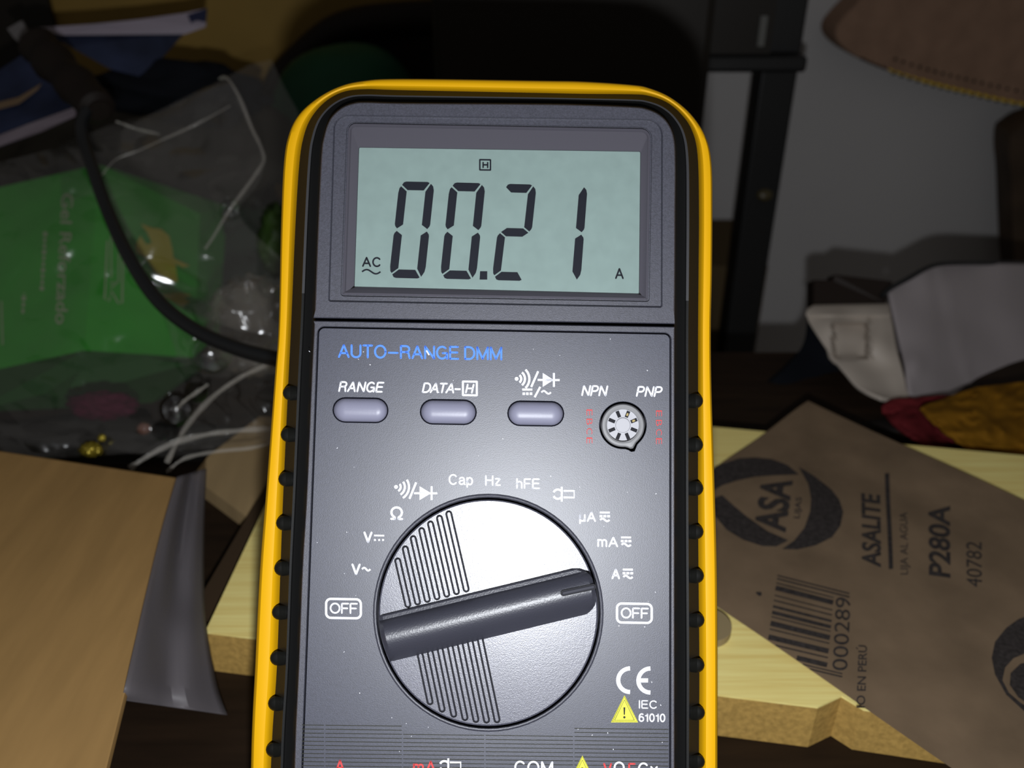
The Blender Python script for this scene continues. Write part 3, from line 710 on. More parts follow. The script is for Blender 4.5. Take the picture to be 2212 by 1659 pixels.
P('printed_word', Ink().st('Cap', 969, 1024, 1022, 1053.4, 3.5), M_white)
P('printed_word', Ink().st('Hz', 1047.8, 1026.5, 1082, 1049.5, 3.5), M_white)
P('printed_word', Ink().st('hFE', 1115, 1033, 1166.5, 1056, 3.5), M_white)
P('printed_symbol', Ink().st('\u03a9', 842.6, 1093.6, 871.2, 1123.3, 4.8), M_white)
def ac_dc(k, x0, x1, y0, full=True):
    k.line((x0, y0 + 2.2), (x1, y0 + 2.4), 4.2); w3 = (x1 - x0)
    for q_ in (.12, .5, .88): k.line((x0 + w3 * q_ - 3.1, y0 + 10.2), (x0 + w3 * q_ + 3.1, y0 + 10.2), 5.0)
    k.sine(x0 + 1, x1 - .5, y0 + 18.2, 2.9, 4.2); return k
k = Ink().st('V', 785, 1148, 804.8, 1173, 4.6); k.line((808, 1156.6), (830, 1157), 3.6)
for x in (810, 819, 827.5): k.disc((x, 1166.4), 2.4, 8)
P('printed_word', k, M_white)
k = Ink().st('V', 759, 1217.2, 779.2, 1242.5, 4.6); k.sine(782, 800, 1229.5, 3.2, 4); P('printed_word', k, M_white)
for x0, y0, tx, ty in ((704.5, 1293.5, 712.3, 1302), (1332.8, 1303.5, 1341, 1312.4)):
    k = Ink().rbox(x0, y0, x0 + 75, y0 + 41, 10, 5.0); k.st('OFF', tx, ty, tx + 60.5, ty + 24, 3.6, gap=.2); P('printed_off_mark', k, M_white)
def clamp(k, cx_, cy_):
    k.arc((cx_, cy_), 10, 40, 155, 4.6, 14); k.arc((cx_, cy_), 10, 205, 320, 4.6, 14)
    k.line((cx_ + 8.4, cy_ - 16), (cx_ + 8.4, cy_ + 16), 4.0)
    k.path([(cx_ + 12, cy_ - 7.2), (cx_ + 35.2, cy_ - 7), (cx_ + 35.2, cy_ + 7.2), (cx_ + 12, cy_ + 7)], 4.2); return k
P('printed_symbol', clamp(Ink(), 1205, 1067.4), M_white)
P('printed_word', ac_dc(Ink().st('\u00b5A', 1251, 1104.8, 1287.4, 1132.5, 3.8), 1295.5, 1317.2, 1104.8), M_white)
P('printed_word', ac_dc(Ink().st('mA', 1290.2, 1158.8, 1335.3, 1182, 3.8), 1341.6, 1363.2, 1158.6), M_white)
P('printed_word', ac_dc(Ink().st('A', 1320.8, 1228, 1339.5, 1251.4, 4.2), 1345.4, 1367.2, 1228), M_white)
k = Ink().arc((1361, 1469.3), 25.5, 90, 270, 9, 24); k.arc((1405, 1470), 26, 90, 270, 9, 24); k.line((1383, 1469.8), (1400, 1469.8), 9)
k.V = [(x if x < 1366 else x, y) for x, y in k.V]
P('printed_conformity_mark', k, M_white)
def warn(ax, ay, hb, ht, nm):
    P(nm, Ink().path([(ax, ay + 3), (ax + hb - 3, ay + ht - 2), (ax - hb + 3, ay + ht - 2)], 4, True).poly([(ax, ay), (ax + hb, ay + ht), (ax - hb, ay + ht)]), M_yel, 'yellow warning triangle')
    k = Ink().path([(ax, ay + 10), (ax + hb - 8, ay + ht - 4.5), (ax - hb + 8, ay + ht - 4.5)], 1.6, True)
    k.poly([(ax - 2.3, ay + 26), (ax + 1.7, ay + 26), (ax + 1.0, ay + 42), (ax - 1.6, ay + 42)]); k.disc((ax - .3, ay + 47.5), 2.6, 10)
    inkpart('warning_mark_outline', k, M_inkd, PW + .00006)
warn(1349, 1502, 29.3, 58.5, 'warning_mark')
P('printed_word', Ink().st('IEC', 1380, 1512.6, 1418.7, 1531, 2.6), M_white)
P('printed_word', Ink().st('61010', 1379.5, 1541, 1437.3, 1559.8, 3.0, gap=.18), M_white)
k = Ink()
for i in range(12):
    y = 1566 + i * 8.8
    for a, b in ((652, 700), (703, 868), (871, 1046), (1049, 1238), (1241, 1444)):
        if i < 2 and a > 860 and b < 1240: continue
        k.line((a, y + (a - 650) * .0125), (b, y + (b - 650) * .0125), 1.5)
o = inkpart('printed_stripes', k, M_inkd, PW - .00003); o['kind'] = 'stuff'
P('printed_jack_name', Ink().st('A', 724, 1641, 745, 1668, 4), M_red)
P('printed_jack_name', Ink().st('mA', 892, 1643, 942, 1670, 4), M_red)
P('printed_symbol', clamp(Ink(), 960, 1654), M_white)
P('printed_jack_name', Ink().st('COM', 1111, 1643.5, 1195, 1673, 4), M_white)
warn(1258, 1632, 29, 58, 'warning_mark')
P('printed_jack_name', Ink().st('V', 1303, 1648, 1322, 1674, 4), M_red)
P('printed_jack_name', Ink().st('\u03a9', 1325, 1645, 1350, 1674, 4), M_white)
P('printed_jack_name', Ink().st('F', 1357, 1648, 1373, 1675, 4), M_red)
P('printed_jack_name', Ink().st('Cx', 1378, 1647, 1421, 1676, 4), M_white)
k = Ink(); rd = random.Random(5)
for i in range(70):
    x, y = rd.uniform(660, 1440), rd.uniform(715, 1640)
    if ((x - DC[0]) / 262) ** 2 + ((y - DC[1]) / 270) ** 2 < 1 or 850 < y < 925: continue
    a_ = rd.uniform(0, 3.1); l_ = rd.uniform(.8, 3.2); k.line((x, y), (x + l_ * math.cos(a_), y + l_ * math.sin(a_)), rd.uniform(.9, 1.8))
for x, y in ((921, 757), (924, 762), (957, 301), (1326, 703)):
    if y > 715: k.line((x, y), (x + 3, y + 5), 3)
o = inkpart('dust_specks', k, M_white, PW + .0001); o['kind'] = 'stuff'
# tilt stand at the back, resting on the board
sa_, sb_ = MM @ pm(1000, 900, -T), None
def stand_leg(px):
    a = MM @ pm(px, 900, -T + .001); b = Vector((a.x, a.y + .045, BZ + .0046))
    return a, b
pts = []
a1, b1 = stand_leg(900); a2, b2 = stand_leg(1180)
V, Fc = tube([a1, a1.lerp(b1, .5), b1, b2, a2.lerp(b2, .5), a2], .003, 8, 5)
mpart('tilt_stand', [MI @ p for p in V], Fc, M_blackgl, smooth=True)

# ------------------------------------------------------------------ things at the back right
# black post of the shelf
pl0, pr0 = on_y(1625.5, 300, .62), on_y(1702, 300, .62)
rack = empty('metal_rack', Vector((pl0.x, .62, -.74))); tag(rack, 'black metal rack with upright post behind the meter on the right', 'rack')
v, f = box(pl0.x, pr0.x, .62, .645, -.74, .62); o = world_part('post', v, f, M_blk, rack); bevel_obj(o, .002)
a, b = on_y(1512, 122, .60), on_y(1742, 158, .60); a.x = on_y(1533, 0, .56).x + .001
v, f = box(a.x, b.x, .60, .62, b.z, a.z); o = world_part('crossbar', v, f, M_blk, rack); bevel_obj(o, .0025)
a, b = on_y(1180, -200, .605), on_y(1665, 118, .605); a.x = on_y(1533, 0, .56).x + .001
v, f = box(a.x, b.x, .607, .62, b.z, a.z); o = world_part('back_panel', v, f, M_cab, rack)
a, b = on_y(1644, 34, .605), on_y(1650, 100, .605)
v, f = box(a.x, b.x, .6045, .6072, b.z, a.z); o = world_part('panel_trim', v, f, mat('dull_metal', (.12, .12, .11), .35, .5), rack); o['label'] = 'thin grey trim'
a = on_y(1652, 420, .62); o = blob('bolt', a, .006, .005, .003, mat('dull_brass', (.06, .045, .015), .4, .5), rack, amp=0, sub=2)
# black cabinet above the meter
a, b = on_y(930, 0, .56), on_y(1533, 160, .56)
v, f = box(a.x, b.x, .56, .70, 0.0003, .34); 
x1d = b.x
cabn = empty('black_cabinet', Vector(((a.x + b.x) / 2, .56, 0))); tag(cabn, 'tall black cabinet standing behind the top of the meter', 'cabinet')
v, f = box(a.x, b.x, .562, .66, -.74, .34); o = world_part('cabinet_body', v, f, M_cab, cabn); bevel_obj(o, .003)
v, f = box(a.x + .004, b.x - .004, .556, .562, -.70, .335); o = world_part('door', v, f, mat('black_door', (.010, .007, .004), .55, .3), cabn); bevel_obj(o, .002)
# brown carton behind
a, b = on_y(1420, 545, .70), on_y(1640, 545, .70)
v, f = box(a.x, b.x, .67, .78, -.74, a.z); o = mesh('brown_carton', v, f, mat('dim_brown_board', (.10, .07, .035), .8, .1)); tag(o, 'tall brown carton between the black post and the meter', 'carton')
# wooden cupboard panel at upper left
a, b = on_y(110, 0, .74), on_y(975, 250, .74)
cup = empty('wooden_cupboard', Vector((a.x, .74, -.74))); tag(cup, 'brown wooden cupboard side behind the clear bag at upper left', 'cupboard')
v, f = box(a.x, b.x, .74, .79, -.74, .42); o = world_part('side_panel', v, f, M_woodw, cup)
v, f = box(a.x - .5, a.x, .735, .79, -.74, .42); o = world_part('front_frame', v, f, M_cab, cup); o['label'] = 'very dark frame'

# brown leather bag with stitched rim, hanging on the wall
YP = .765
out = cat([Vector((*p, 0)) for p in ((2500, 250), (2350, 245), (2212, 229), (2100, 205), (2000, 180), (1900, 147), (1840, 118), (1806, 88), (1803, 60), (1825, 30), (1862, -10), (1950, -130), (2100, -260), (2500, -300))], 6)
fp = [on_y(p.x, p.y, YP) for p in out]
def slab(front, th, rnd=.004):
    n = len(front); c = sum(front, Vector()) / n
    V = [p.lerp(c, .02) + Vector((0, 0, 0)) for p in front] + [p + Vector((0, rnd, 0)) for p in front] + [p + Vector((0, th, 0)) for p in front]
    Fc = []
    for r_ in range(2):
        for k in range(n): a = r_ * n + k; b = r_ * n + (k + 1) % n; Fc.append((a, b, b + n, a + n))
    tr = tessellate_polygon([[Vector((p.x, p.z, 0)) for p in V[:n]]]); Fc += [tuple(t) for t in tr] + [tuple(i + 2 * n for i in t) for t in tr]
    return V, Fc
lb = empty('leather_bag', Vector((fp[7].x + .06, YP, fp[0].z))); tag(lb, 'brown rounded leather flap with yellow stitched edge hanging at upper right', 'bag')
V, Fc = slab(fp, .034); world_part('flap', V, Fc, M_felt, lb, smooth=True)
edge = [on_y(p.x, p.y, YP - .0005) for p in out if p.x > 1890 and p.y > 100]; edge = edge[::-1]
k = 0; rim = out[6:42]
for i in range(4, 34):
    p = out[i]
    if p.x < 1845 or p.y < 100: continue
    a = on_y(p.x, p.y - 3, YP - .001); nx = out[i + 1]; b = on_y(nx.x + (p.x - nx.x) * .35, nx.y - 5 + (p.y - nx.y) * .35, YP - .001)
    V, Fc = tube([a, b], .0013 if p.x > 1990 else .0008, 6, 3); o = world_part('stitch', V, Fc, M_stitch if p.x > 1930 else M_darkb, lb)
    if p.x > 1930:
        bb = blob('stitch_hole', on_y(p.x, p.y + 1, YP - .0015), .0022, .0013, .0012, M_cab, lb, amp=0, sub=1)
        bb = blob('stitch_hole', on_y(p.x + 4, p.y - 30, YP - .0005), .0016, .0016, .001, M_cab, lb, amp=0, sub=1)
# dark brown pouch at the right border
out2 = cat([Vector((*p, 0)) for p in ((2196, 278), (2182, 292), (2179, 330), (2183, 380), (2186, 470), (2190, 560), (2200, 640), (2230, 720), (2420, 720), (2420, 240), (2300, 245), (2230, 258))], 5, True)
fp2 = [on_y(p.x, p.y, .735) for p in out2]
V, Fc = slab(fp2, .027); o = mesh('leather_pouch', V, Fc, mat('dark_leather', (.060, .038, .022), .6, .3, var=.4, vscale=30), smooth=True); tag(o, 'dark brown rounded pouch hanging at the right border below the stitched flap', 'pouch')

# white plastic carrier with black cord, behind the board
def wb(px, py, zd): return at(px, py, zd)
car = empty('white_plastic_tub', at(1940, 850, .44)); tag(car, 'crumpled white plastic tub standing behind the sandpaper at right', 'tub')
L4 = [wb(1742, 672, .475), wb(1922, 655, .47), wb(1966, 872, .425), wb(1862, 842, .435)]
# left end face as a curved patch with recess
def patch(rows, m, name, parent, thick=.002, smooth=True, label=None):
    V = []; Fc = []; n = len(rows[0])
    for r_ in rows: V += r_
    for i in range(len(rows) - 1):
        for j in range(n - 1): k = i * n + j; Fc.append((k, k + 1, k + n + 1, k + n))
    o = world_part(name, V, Fc, m, parent, smooth) if parent else mesh(name, V, Fc, m, None, smooth)
    md = o.modifiers.new('s', 'SOLIDIFY'); md.thickness = thick
    if label: o['label'] = label
    return o
def px_patch(Lp, Rp, zfun, nu, m, name, parent, thick=.002, label=None):
    Lc = cat([Vector((*p, 0)) for p in Lp], 6); Rc = cat([Vector((*p, 0)) for p in Rp], 6); n = min(len(Lc), len(Rc)); rows = []
    for i in range(n):
        r_ = []
        for j in range(nu + 1):
            t_ = j / nu; x = Lc[i].x + (Rc[i].x - Lc[i].x) * t_; y = Lc[i].y + (Rc[i].y - Lc[i].y) * t_; r_.append(at(x, y, zfun(x, y, t_, i / (n - 1))))
        rows.append(r_)
    return patch(rows, m, name, parent, thick, label=label)
def zt(x, y, t, s): return .472 - .045 * s + .006 * noise.noise(Vector((x * .015, y * .015, 4))) 
def z_end(x, y, t, s):
    z = zt(x, y, t, s)
    if 1800 < x < 1872 and 697 < y < 772: z += .007
    if 1874 < x < 1882 and 690 < y < 775: z -= .002
    if y < 683: z -= .002
    return z
px_patch([(1757, 658), (1742, 672), (1752, 702), (1786, 752), (1820, 800), (1856, 836), (1905, 858)], [(1921, 655), (1924, 672), (1930, 702), (1938, 752), (1950, 800), (1964, 850), (1972, 874)], z_end, 36, M_whitec, 'end_wall', car)
def z_side(x, y, t, s): return .472 - .045 * t + .05 * s ** 1.3 + .003 * noise.noise(Vector((x * .012, y * .01, 4))) - .004 * math.exp(-((x - 1975) ** 2 / 500 + (y - 785) ** 2 / 900)) - .0012 * math.exp(-((x - 2035 - (y - 600) * .27) / 7) ** 2)
px_patch([(1919, 626), (1990, 589), (2040, 569), (2180, 569), (2262, 572)], [(1972, 876), (2020, 868), (2070, 856), (2130, 838), (2262, 825)], z_side, 40, M_whitep, 'side_wall', car)
# back and base of the tub so that it is solid
bk = [at(1780, 690, .50), at(2262, 620, .57), Vector((at(2262, 850, .47).x, at(2262, 850, .47).y + .04, .001)), Vector((at(1900, 860, .46).x, at(1900, 860, .46).y + .03, .001))]
world_part('back_wall', bk + [v + Vector((0, .003, 0)) for v in bk], [(0, 1, 2, 3), (7, 6, 5, 4), (0, 4, 5, 1), (1, 5, 6, 2), (2, 6, 7, 3), (3, 7, 4, 0)], M_whitep, car)
V, Fc = tube([at(1905, 640, .468), at(1925, 622, .47), at(1965, 600, .472), at(2000, 580, .476), at(2035, 570, .482), at(2100, 568, .495), at(2180, 568, .51), at(2262, 570, .53)], .0013, 8, 8)
world_part('rim_cord', V, Fc, M_cable, car, smooth=True)['label'] = 'thin black cord along the rim'
# black cassette-like block on the tub
bf = [at(1757, 660, .478), at(1914, 657, .474), at(1930, 607, .482), at(1802, 592, .486), at(1800, 605, .486), at(1757, 604, .488)]
V = bf + [v + Vector((0, .010, -.0062)) for v in bf]; n = 6
o = mesh('black_adapter', V, [tuple(range(6)), tuple(range(11, 5, -1))] + [(i, (i + 1) % n, n + (i + 1) % n, n + i) for i in range(n)], mat('dark_adapter', (.020, .013, .010), .5, .3)); bevel_obj(o, .0008); tag(o, 'flat black adapter block with a step resting on the white tub', 'adapter')

# dark lump left of the tub, red and mustard cloths
o = px_patch([(1744, 684), (1734, 745), (1690, 800), (1636, 845), (1600, 880), (1590, 925)], [(1790, 680), (1880, 760), (1960, 850), (2010, 880), (2040, 930), (2060, 975)], lambda x, y, t, s: .488 - .055 * s + .008 * noise.noise(Vector((x * .012, y * .012, 9))), 24, M_navy, 'dark_cloth', None, .002)
tag(o, 'black crumpled cloth between the post and the white tub, behind the board', 'cloth')
def cloth(name, Lp, Rp, m, seed, z0, z1):
    return px_patch(Lp, Rp, lambda x, y, t, s: z0 + (z1 - z0) * s + .010 * noise.noise(Vector((x * .012, y * .02, seed))) + .006 * abs(noise.noise(Vector((x * .03, y * .045, seed + 5)))) , 36, m, name, None, .002)
o = cloth('mustard_cloth', [(2110, 835), (2040, 860), (1990, 880), (2010, 910), (2060, 945), (2110, 990)], [(2300, 815), (2300, 850), (2300, 885), (2300, 920), (2300, 955), (2300, 1000)], M_must, 1, .418, .383); tag(o, 'crumpled mustard yellow cloth at the right border below the white tub', 'cloth')
o = cloth('red_cloth', [(1930, 868), (1905, 885), (1915, 905), (1940, 930), (1975, 955), (1995, 975)], [(2080, 858), (2090, 880), (2100, 900), (2130, 925), (2170, 960), (2230, 990)], M_redc, 6, .424, .399); tag(o, 'crumpled dark red cloth between the sandpaper and the mustard cloth', 'cloth')
# dark base under the cloths (a folded dark bag)
o = blob('dark_bag', at(2120, 960, .43), .085, .012, .02, mat('black_nylon', (.012, .009, .008), .7, .2), amp=.2, seed=5, rot=.05); tag(o, 'dark folded nylon bag under the red and mustard cloths', 'bag')

# ------------------------------------------------------------------ left: green carton in a clear bag, plug and cable
A_, B_, C2, D_ = at(-90, 425, .495), at(215, 355, .485), at(182, 757, .415), at(-70, 812, .425)
E_, F2 = at(432, 462, .515), at(418, 772, .445)
back = Vector((.0, .05, -.012))
gc = empty('green_carton', C2.copy()); gc.location.z = .012; tag(gc, 'green carton with cream vertical lettering inside the clear bag', 'carton')
Vg = [A_, B_, C2, D_, E_, F2, A_ + back, E_ + back, F2 + back * .6 + Vector((0, .01, 0)), D_ + back * .6 + Vector((0, .01, 0))]
world_part('carton_body', Vg, [(0, 1, 2, 3), (1, 4, 5, 2), (0, 6, 7, 4, 1), (4, 7, 8, 5), (6, 0, 3, 9), (6, 9, 8, 7), (3, 2, 5, 8, 9)], M_green, gc)
def face_fn(a, b, c, off=.0006):
    nn2 = (b - a).cross(c - a).normalized()
    if nn2.dot(CAM - a) < 0: nn2 = -nn2
    def fn(px, py):
        d = ray(px, py); return CAM + d * ((a + nn2 * off - CAM).dot(nn2) / d.dot(nn2))
    return fn
fL = face_fn(B_, C2, D_, .0012); fR = face_fn(B_, C2, F2, .0012)
# triangulated face may bend slightly: print follows the edge plane
k = Ink().text('Gel Reforzado', (133, 417), (119, 700), 26, .01)
print_on('carton_lettering', k, M_cream, gc, fL, 'cream vertical words Gel Reforzado')
k = Ink()
for (x0, y0, x1, y1) in ((63, 474, 49, 681), (98, 501, 90, 631)):
    n = int((y1 - y0) / 13)
    for i in range(n):
        a = i / n; b = (i + .7) / n; k.line((x0 + (x1 - x0) * a, y0 + (y1 - y0) * a), (x0 + (x1 - x0) * b, y0 + (y1 - y0) * b), 6 if i % 3 else 9)
k.path([(2, 440), (22, 436), (24, 500), (14, 510), (14, 600), (20, 612), (16, 640), (4, 640)], 4); k.path([(4, 505), (4, 612)], 4); k.path([(3, 650), (6, 745)], 3)
print_on('carton_small_print', k, M_cream, gc, fL)
k = Ink().path([(232, 520), (226, 645), (236, 650), (240, 628), (256, 655), (264, 655), (266, 520)], 3.2); k.path([(240, 505), (240, 600)], 2.6); k.path([(258, 512), (256, 610)], 2.6); k.path([(238, 612), (256, 608), (240, 622)], 3)
print_on('carton_emblem', k, M_cream, gc, fR)
k = Ink().poly([(304, 483), (328, 492), (348, 495), (365, 509), (372, 536), (375, 558), (410, 574), (396, 578), (379, 569), (384, 608), (362, 612), (340, 598), (316, 556), (295, 546), (293, 531), (303, 509), (316, 528), (328, 525), (319, 504)])
k.poly([(345, 636), (389, 632), (413, 637), (397, 644), (410, 652), (393, 664), (374, 651)])
print_on('carton_flame_emblem', k, M_flame, gc, fR, 'yellow flame emblem')
# dark lower fold of the carton
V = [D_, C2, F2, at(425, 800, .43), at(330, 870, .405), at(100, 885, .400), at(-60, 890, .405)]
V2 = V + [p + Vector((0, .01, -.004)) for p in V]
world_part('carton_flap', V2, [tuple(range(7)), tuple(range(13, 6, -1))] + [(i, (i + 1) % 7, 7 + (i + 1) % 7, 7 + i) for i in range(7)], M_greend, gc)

# clear bag: front film with creases, sealed rims as folds
bag = empty('clear_plastic_bag', Vector((at(300, 900, .38).x, at(300, 900, .38).y, 0))); tag(bag, 'crumpled clear plastic bag around the green carton, left of the meter', 'plastic bag')
Lp = [(440, 190), (330, 245), (215, 300), (80, 330), (-60, 380), (-60, 500), (-60, 640), (-60, 780), (-60, 900), (-40, 1000)]
Rp = [(500, 175), (525, 235), (560, 300), (572, 350), (556, 400), (520, 470), (640, 600), (640, 740), (600, 850), (600, 960)]
def zfilm(x, y, s):
    return .452 - .10 * s + .004 * noise.noise(Vector((x * .009, y * .009, 2))) - .005 * abs(noise.noise(Vector((x * .010 + y * .006 + 3, y * .014 - x * .006, 7)))) - .0008 * abs(noise.noise(Vector((x * .03, y * .02, 11))))
glint_facets = []   # film patches shaped to mirror the flash as glints: centre, half sizes, tilt, bend along / across (1/m)
for fx, fy, ra, rb, ang, ka, kb in ((356, 606, 62, 24, .35, 7, 34), (455, 764, 30, 26, 0, 11, 11), (381, 884, 22, 22, 0, 20, 20), (424, 847, 15, 13, 0, 50, 50), (350, 930, 12, 12, 0, 60, 60), (370, 934, 10, 12, 0, 60, 60), (497, 452, 14, 14, 0, 50, 50), (195, 968, 9, 9, 0, 90, 90), (600, 660, 14, 20, 0, 60, 40)):
    z0 = zfilm(fx, fy, .55 if fy > 500 else .3) ; p0 = at(fx, fy, z0)
    nn3 = ((CAM - p0).normalized() + (Vector(flo.location) - p0).normalized()).normalized()
    glint_facets.append((fx, fy, ra, rb, ang, ka, kb, p0, nn3))
def zbag(x, y, t, s):
    z = zfilm(x, y, s)
    for fx, fy, ra, rb, ang, ka, kb, p0, nn3 in glint_facets:
        dx, dy = x - fx, y - fy; u_ = dx * math.cos(ang) + dy * math.sin(ang); v_ = -dx * math.sin(ang) + dy * math.cos(ang)
        q_ = (u_ / ra) ** 2 + (v_ / rb) ** 2
        if q_ < 9:
            k_ = math.exp(-.5 * q_ ** 2); mm = .00021
            zp = (p0 - CAM).dot(nn3) / ray(x, y).dot(nn3) + .5 * ka * (u_ * mm) ** 2 + .5 * kb * (v_ * mm) ** 2
            z = z * (1 - k_) + zp * k_
    return z
def dense(pts, n):
    c_ = cat([Vector((*p, 0)) for p in pts], 20); return [c_[int(i * (len(c_) - 1) / n)] for i in range(n + 1)]
LD, RD = dense(Lp, 180), dense(Rp, 180); rows = []
for i in range(181):
    rows.append([at(LD[i].x + (RD[i].x - LD[i].x) * j / 160, LD[i].y + (RD[i].y - LD[i].y) * j / 160, zbag(LD[i].x + (RD[i].x - LD[i].x) * j / 160, LD[i].y + (RD[i].y - LD[i].y) * j / 160, j / 160, i / 180)) for j in range(161)])
V = [p for r_ in rows for p in r_]; Fc = [(i * 161 + j, i * 161 + j + 1, (i + 1) * 161 + j + 1, (i + 1) * 161 + j) for i in range(180) for j in range(160)]
world_part('front_film', V, Fc, M_bag, bag, smooth=True)
rows2 = [[r_[j] + Vector((0, .085, -.004 - .01 * (i / 180))) for j in range(0, 161, 20)] for i, r_ in enumerate(rows) if i % 20 == 0]
n = len(rows2[0]); V = [p for r_ in rows2 for p in r_]
V = [Vector((p.x, p.y, max(p.z, .001))) for p in V]
world_part('back_film', V, [(i * n + j, i * n + j + 1, (i + 1) * n + j + 1, (i + 1) * n + j) for i in range(len(rows2) - 1) for j in range(n - 1)], M_bag, bag, smooth=True)
def fold(pts, zd0, zd1, r, m=None, sub=8):
    n = len(pts); P3 = [at(x, y, zd0 + (zd1 - zd0) * i / (n - 1)) for i, (x, y) in enumerate(pts)]
    V, Fc = tube(P3, lambda t: r * (.6 + .5 * noise.noise(Vector((t * 9, r * 1000, 0))) + .3 * math.sin(t * 3.1)), 8, sub)
    return world_part('fold', V, Fc, m or M_fold, bag, smooth=True)
fold([(474, 170), (488, 168), (503, 185), (522, 222), (545, 280), (560, 310), (570, 342), (560, 365), (530, 408), (495, 455), (465, 505), (443, 538)], .445, .40, .0010)
fold([(215, 385), (250, 345), (300, 325), (350, 302), (400, 280), (450, 255), (498, 228)], .42, .445, .00055)
fold([(250, 262), (300, 280), (345, 290)], .43, .44, .0007)
fold([(360, 1000), (400, 925), (455, 862), (520, 815), (585, 785)], .355, .37, .0013)
fold([(280, 1012), (320, 985), (380, 955), (450, 938), (520, 930), (600, 925)], .345, .36, .0015)
fold([(360, 1020), (400, 990), (470, 975), (540, 968), (600, 955)], .35, .36, .0009)
fold([(380, 885), (400, 865), (424, 848), (450, 830)], .36, .365, .0008)
# contents of the bag, each loose thing on its own
o = blob('dark_cloth_bundle', at(230, 975, .405), .075, .014, .012, mat('dark_bundle', (.018, .016, .014), .7, .3), amp=.3, seed=9, rot=.02); tag(o, 'dark crumpled bundle under the green carton inside the clear bag', 'bundle')
o = blob('magenta_wrapper', at(222, 876, .375), .011, .0045, .005, M_mag, amp=.5, seed=2, freq=3, ridged=True); tag(o, 'small dark magenta foil wrapper low inside the clear bag', 'wrapper')
o = blob('gold_wrapper', at(196, 971, .352), .0032, .0022, .002, mat('gold_foil', (.35, .27, .03), .25, .6, metallic=.7), amp=.6, seed=4, freq=4, ridged=True); tag(o, 'tiny gold foil scrap near the far edge of the cardboard box', 'foil scrap')
o = blob('gold_scrap', at(220, 946, .356), .0015, .0015, .0015, mat('gold_foil_b', (.35, .27, .03), .25, .6, metallic=.7), amp=.5, seed=5, freq=4); tag(o, 'second, smaller gold foil scrap above the first one', 'foil scrap')
o = blob('brown_bead', at(311, 926, .36), .0028, .0026, .0025, mat('brown_bead', (.15, .07, .05), .25, .6), amp=.1, seed=6); tag(o, 'small round brown bead low in the clear bag', 'bead')
o = blob('crumpled_plastic_wad', at(545, 705, .385), .016, .018, .010, M_clump, amp=.35, seed=8, freq=3.5, ridged=True); tag(o, 'crumpled whitish clear plastic wad beside the meter and above the cable', 'plastic wad')
o = blob('green_wrapper', at(596, 520, .46), .007, .014, .004, mat('leaf_green', (.03, .07, .008), .5, .4, var=.6, vscale=60), amp=.5, seed=12, freq=3, ridged=True); tag(o, 'yellow-green crumpled wrapper just left of the meter', 'wrapper')
o = blob('dark_green_wrapper', at(540, 600, .55), .030, .036, .008, mat('very_dark_green', (.008, .025, .012), .6, .3, var=.4, vscale=40), amp=.35, seed=13, freq=2.5, ridged=True); tag(o, 'dark green crumpled sheet right of the green carton', 'sheet')
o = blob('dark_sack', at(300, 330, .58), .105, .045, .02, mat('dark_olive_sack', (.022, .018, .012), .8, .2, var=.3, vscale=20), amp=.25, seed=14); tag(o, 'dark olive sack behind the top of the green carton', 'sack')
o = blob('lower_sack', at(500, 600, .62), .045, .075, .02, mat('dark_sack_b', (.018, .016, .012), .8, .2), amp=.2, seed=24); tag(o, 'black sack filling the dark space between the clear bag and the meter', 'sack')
# blue and white printed papers
def flat(name, pts, m, lab, cat_, th=.0006):
    V = [at(*p) for p in pts]; n = len(V); V2 = V + [p + Vector((0, th, 0)) for p in V]
    o = mesh(name, V2, [tuple(range(n)), tuple(range(2 * n - 1, n - 1, -1))] + [(i, (i + 1) % n, n + (i + 1) % n, n + i) for i in range(n)], m)
    if lab: tag(o, lab, cat_)
    return o
pk = empty('printed_packet', at(260, 100, .52)); tag(pk, 'blue and white printed paper packet at upper left behind the plug', 'packet')
def pflat(name, pts, m, th=.0008):
    V = [at(*p) for p in pts]; n = len(V); return world_part(name, V + [p + Vector((0, th, 0)) for p in V], [tuple(range(n)), tuple(range(2 * n - 1, n - 1, -1))] + [(i, (i + 1) % n, n + (i + 1) % n, n + i) for i in range(n)], m, pk)
pflat('white_flap', [(80, 60, .52), (200, 52, .52), (300, 42, .525), (400, 28, .53), (447, 18, .53), (444, 58, .53), (400, 74, .53), (130, 76, .52)], M_paperw)
pflat('blue_front', [(100, 70, .522), (400, 70, .532), (350, 125, .53), (300, 165, .528), (240, 150, .525), (150, 100, .52)], M_paperb)
pflat('corner_print', [(405, 32, .529), (447, 18, .529), (444, 48, .529), (425, 44, .529), (412, 50, .529)], mat('blue_corner', (.015, .018, .05), .5, .3))
pk2 = empty('printed_magazine', at(60, 250, .46)); tag(pk2, 'dark blue printed magazine page at the left border above the green carton', 'magazine')
def mflat(name, pts, m, th=.0008):
    V = [at(*p) for p in pts]; n = len(V); return world_part(name, V + [p + Vector((0, th, 0)) for p in V], [tuple(range(n)), tuple(range(2 * n - 1, n - 1, -1))] + [(i, (i + 1) % n, n + (i + 1) % n, n + i) for i in range(n)], m, pk2)
mflat('page', [(-60, 190, .47), (60, 110, .48), (110, 160, .475), (178, 245, .46), (90, 285, .455), (-60, 340, .45)], M_paperb)
mflat('page_margin', [(-60, 315, .4495), (60, 268, .4535), (160, 232, .4585), (178, 245, .4585), (90, 285, .4535), (-60, 338, .4485)], mat('dim_paper', (.16, .13, .15), .6, .3))
mflat('page_stripe', [(-60, 235, .460), (40, 210, .463), (90, 180, .467), (80, 195, .466), (40, 225, .462), (-60, 252, .459)], mat('ochre_stripe', (.14, .09, .05), .6, .3))
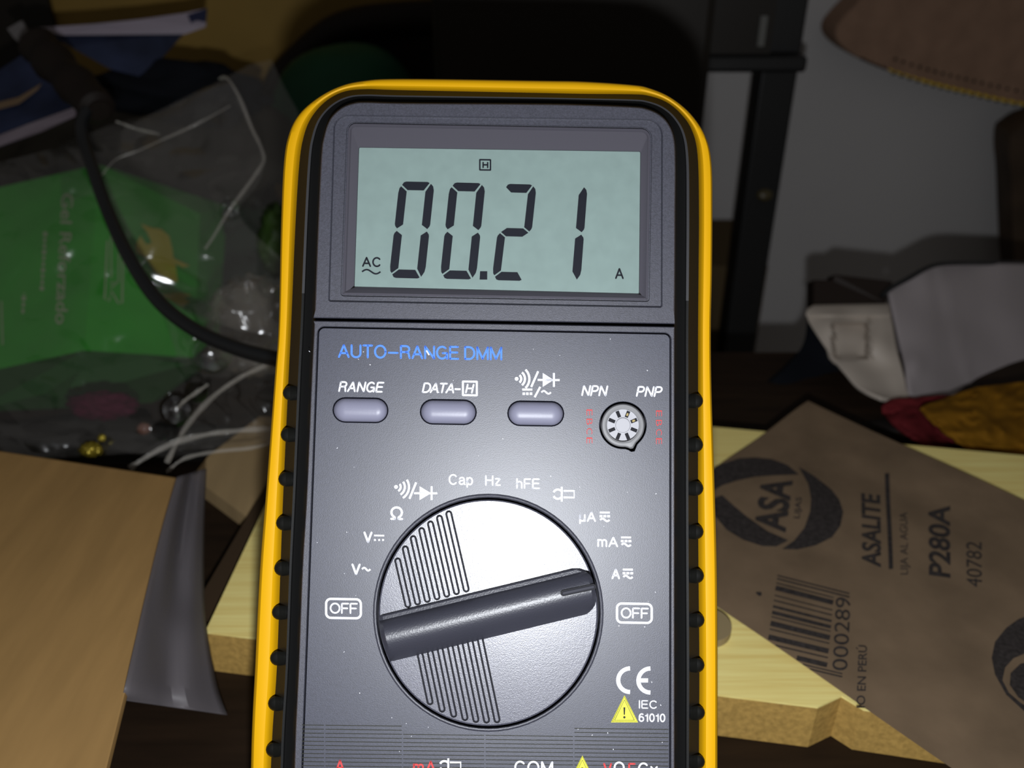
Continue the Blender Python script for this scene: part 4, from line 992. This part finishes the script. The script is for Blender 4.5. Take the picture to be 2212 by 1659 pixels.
o = flat('white_scrap', [(15, 62, .484), (45, 45, .486), (60, 70, .484), (78, 92, .479), (62, 112, .477), (30, 82, .482)], mat('grey_scrap', (.14, .13, .13), .6, .3), 'pale grey paper scrap at the top left corner', 'scrap', .002)
# plug and cable
plug = empty('power_cable', at(150, 180, .42)); tag(plug, 'black power cable with moulded plug curving down from upper left to the meter', 'cable')
V, Fc = tube([at(78, 92, .455), at(100, 118, .452), at(140, 160, .445), at(185, 205, .437), at(215, 240, .43)], lambda t: .0100 * (1 - .1 * t + .16 * noise.noise(Vector((t * 7, 2, 5)))) * (1 if .06 < t < .94 else .6), 14, 8)
world_part('plug', V, Fc, M_darkb, plug, smooth=True)
V, Fc = tube([at(195, 222, .43), at(178, 262, .425), at(180, 300, .42), at(196, 352, .41), at(230, 450, .395), at(278, 555, .375), at(340, 648, .36), at(420, 712, .345), at(510, 752, .33), at(600, 776, .315), at(680, 790, .30), at(760, 800, .285)], .0029, 12, 8)
world_part('cable_cord', V, Fc, M_cable, plug, smooth=True)
o = blob('black_pouch', at(395, 200, .54), .050, .018, .016, M_navy, amp=.3, seed=21, freq=2.2, rot=.08); tag(o, 'black cloth pouch between the printed packet and the bag top', 'pouch')
# green dome and brown ring behind
o = blob('green_plastic_bowl', on_y(752, 262, .63), .055, .056, .028, M_teal, amp=.06, seed=1, freq=1.5); tag(o, 'dark green plastic bowl behind the upper left corner of the meter', 'bowl')
V, Fc = tube([on_y(x, y, .69) for x, y in ((590, 330), (600, 200), (660, 120), (740, 62), (850, 42), (960, 40), (1060, 60))], .012, 12, 8)
rg = empty('brown_tub', on_y(830, 250, .69)); tag(rg, 'large dark brown round tub behind the green bowl', 'tub')
world_part('rim', V, Fc, M_darkb, rg, smooth=True)
c = [(x, y) for x, y in oct_((850, 290), 250, 240, 40)]
V = [on_y(x, y, .695) for x, y in c]; n = len(V); V2 = V + [p + Vector((0, .02, 0)) for p in V]
world_part('tub_wall', V2, [tuple(range(n)), tuple(range(2 * n - 1, n - 1, -1))] + [(i, (i + 1) % n, n + (i + 1) % n, n + i) for i in range(n)], M_darkb, rg)
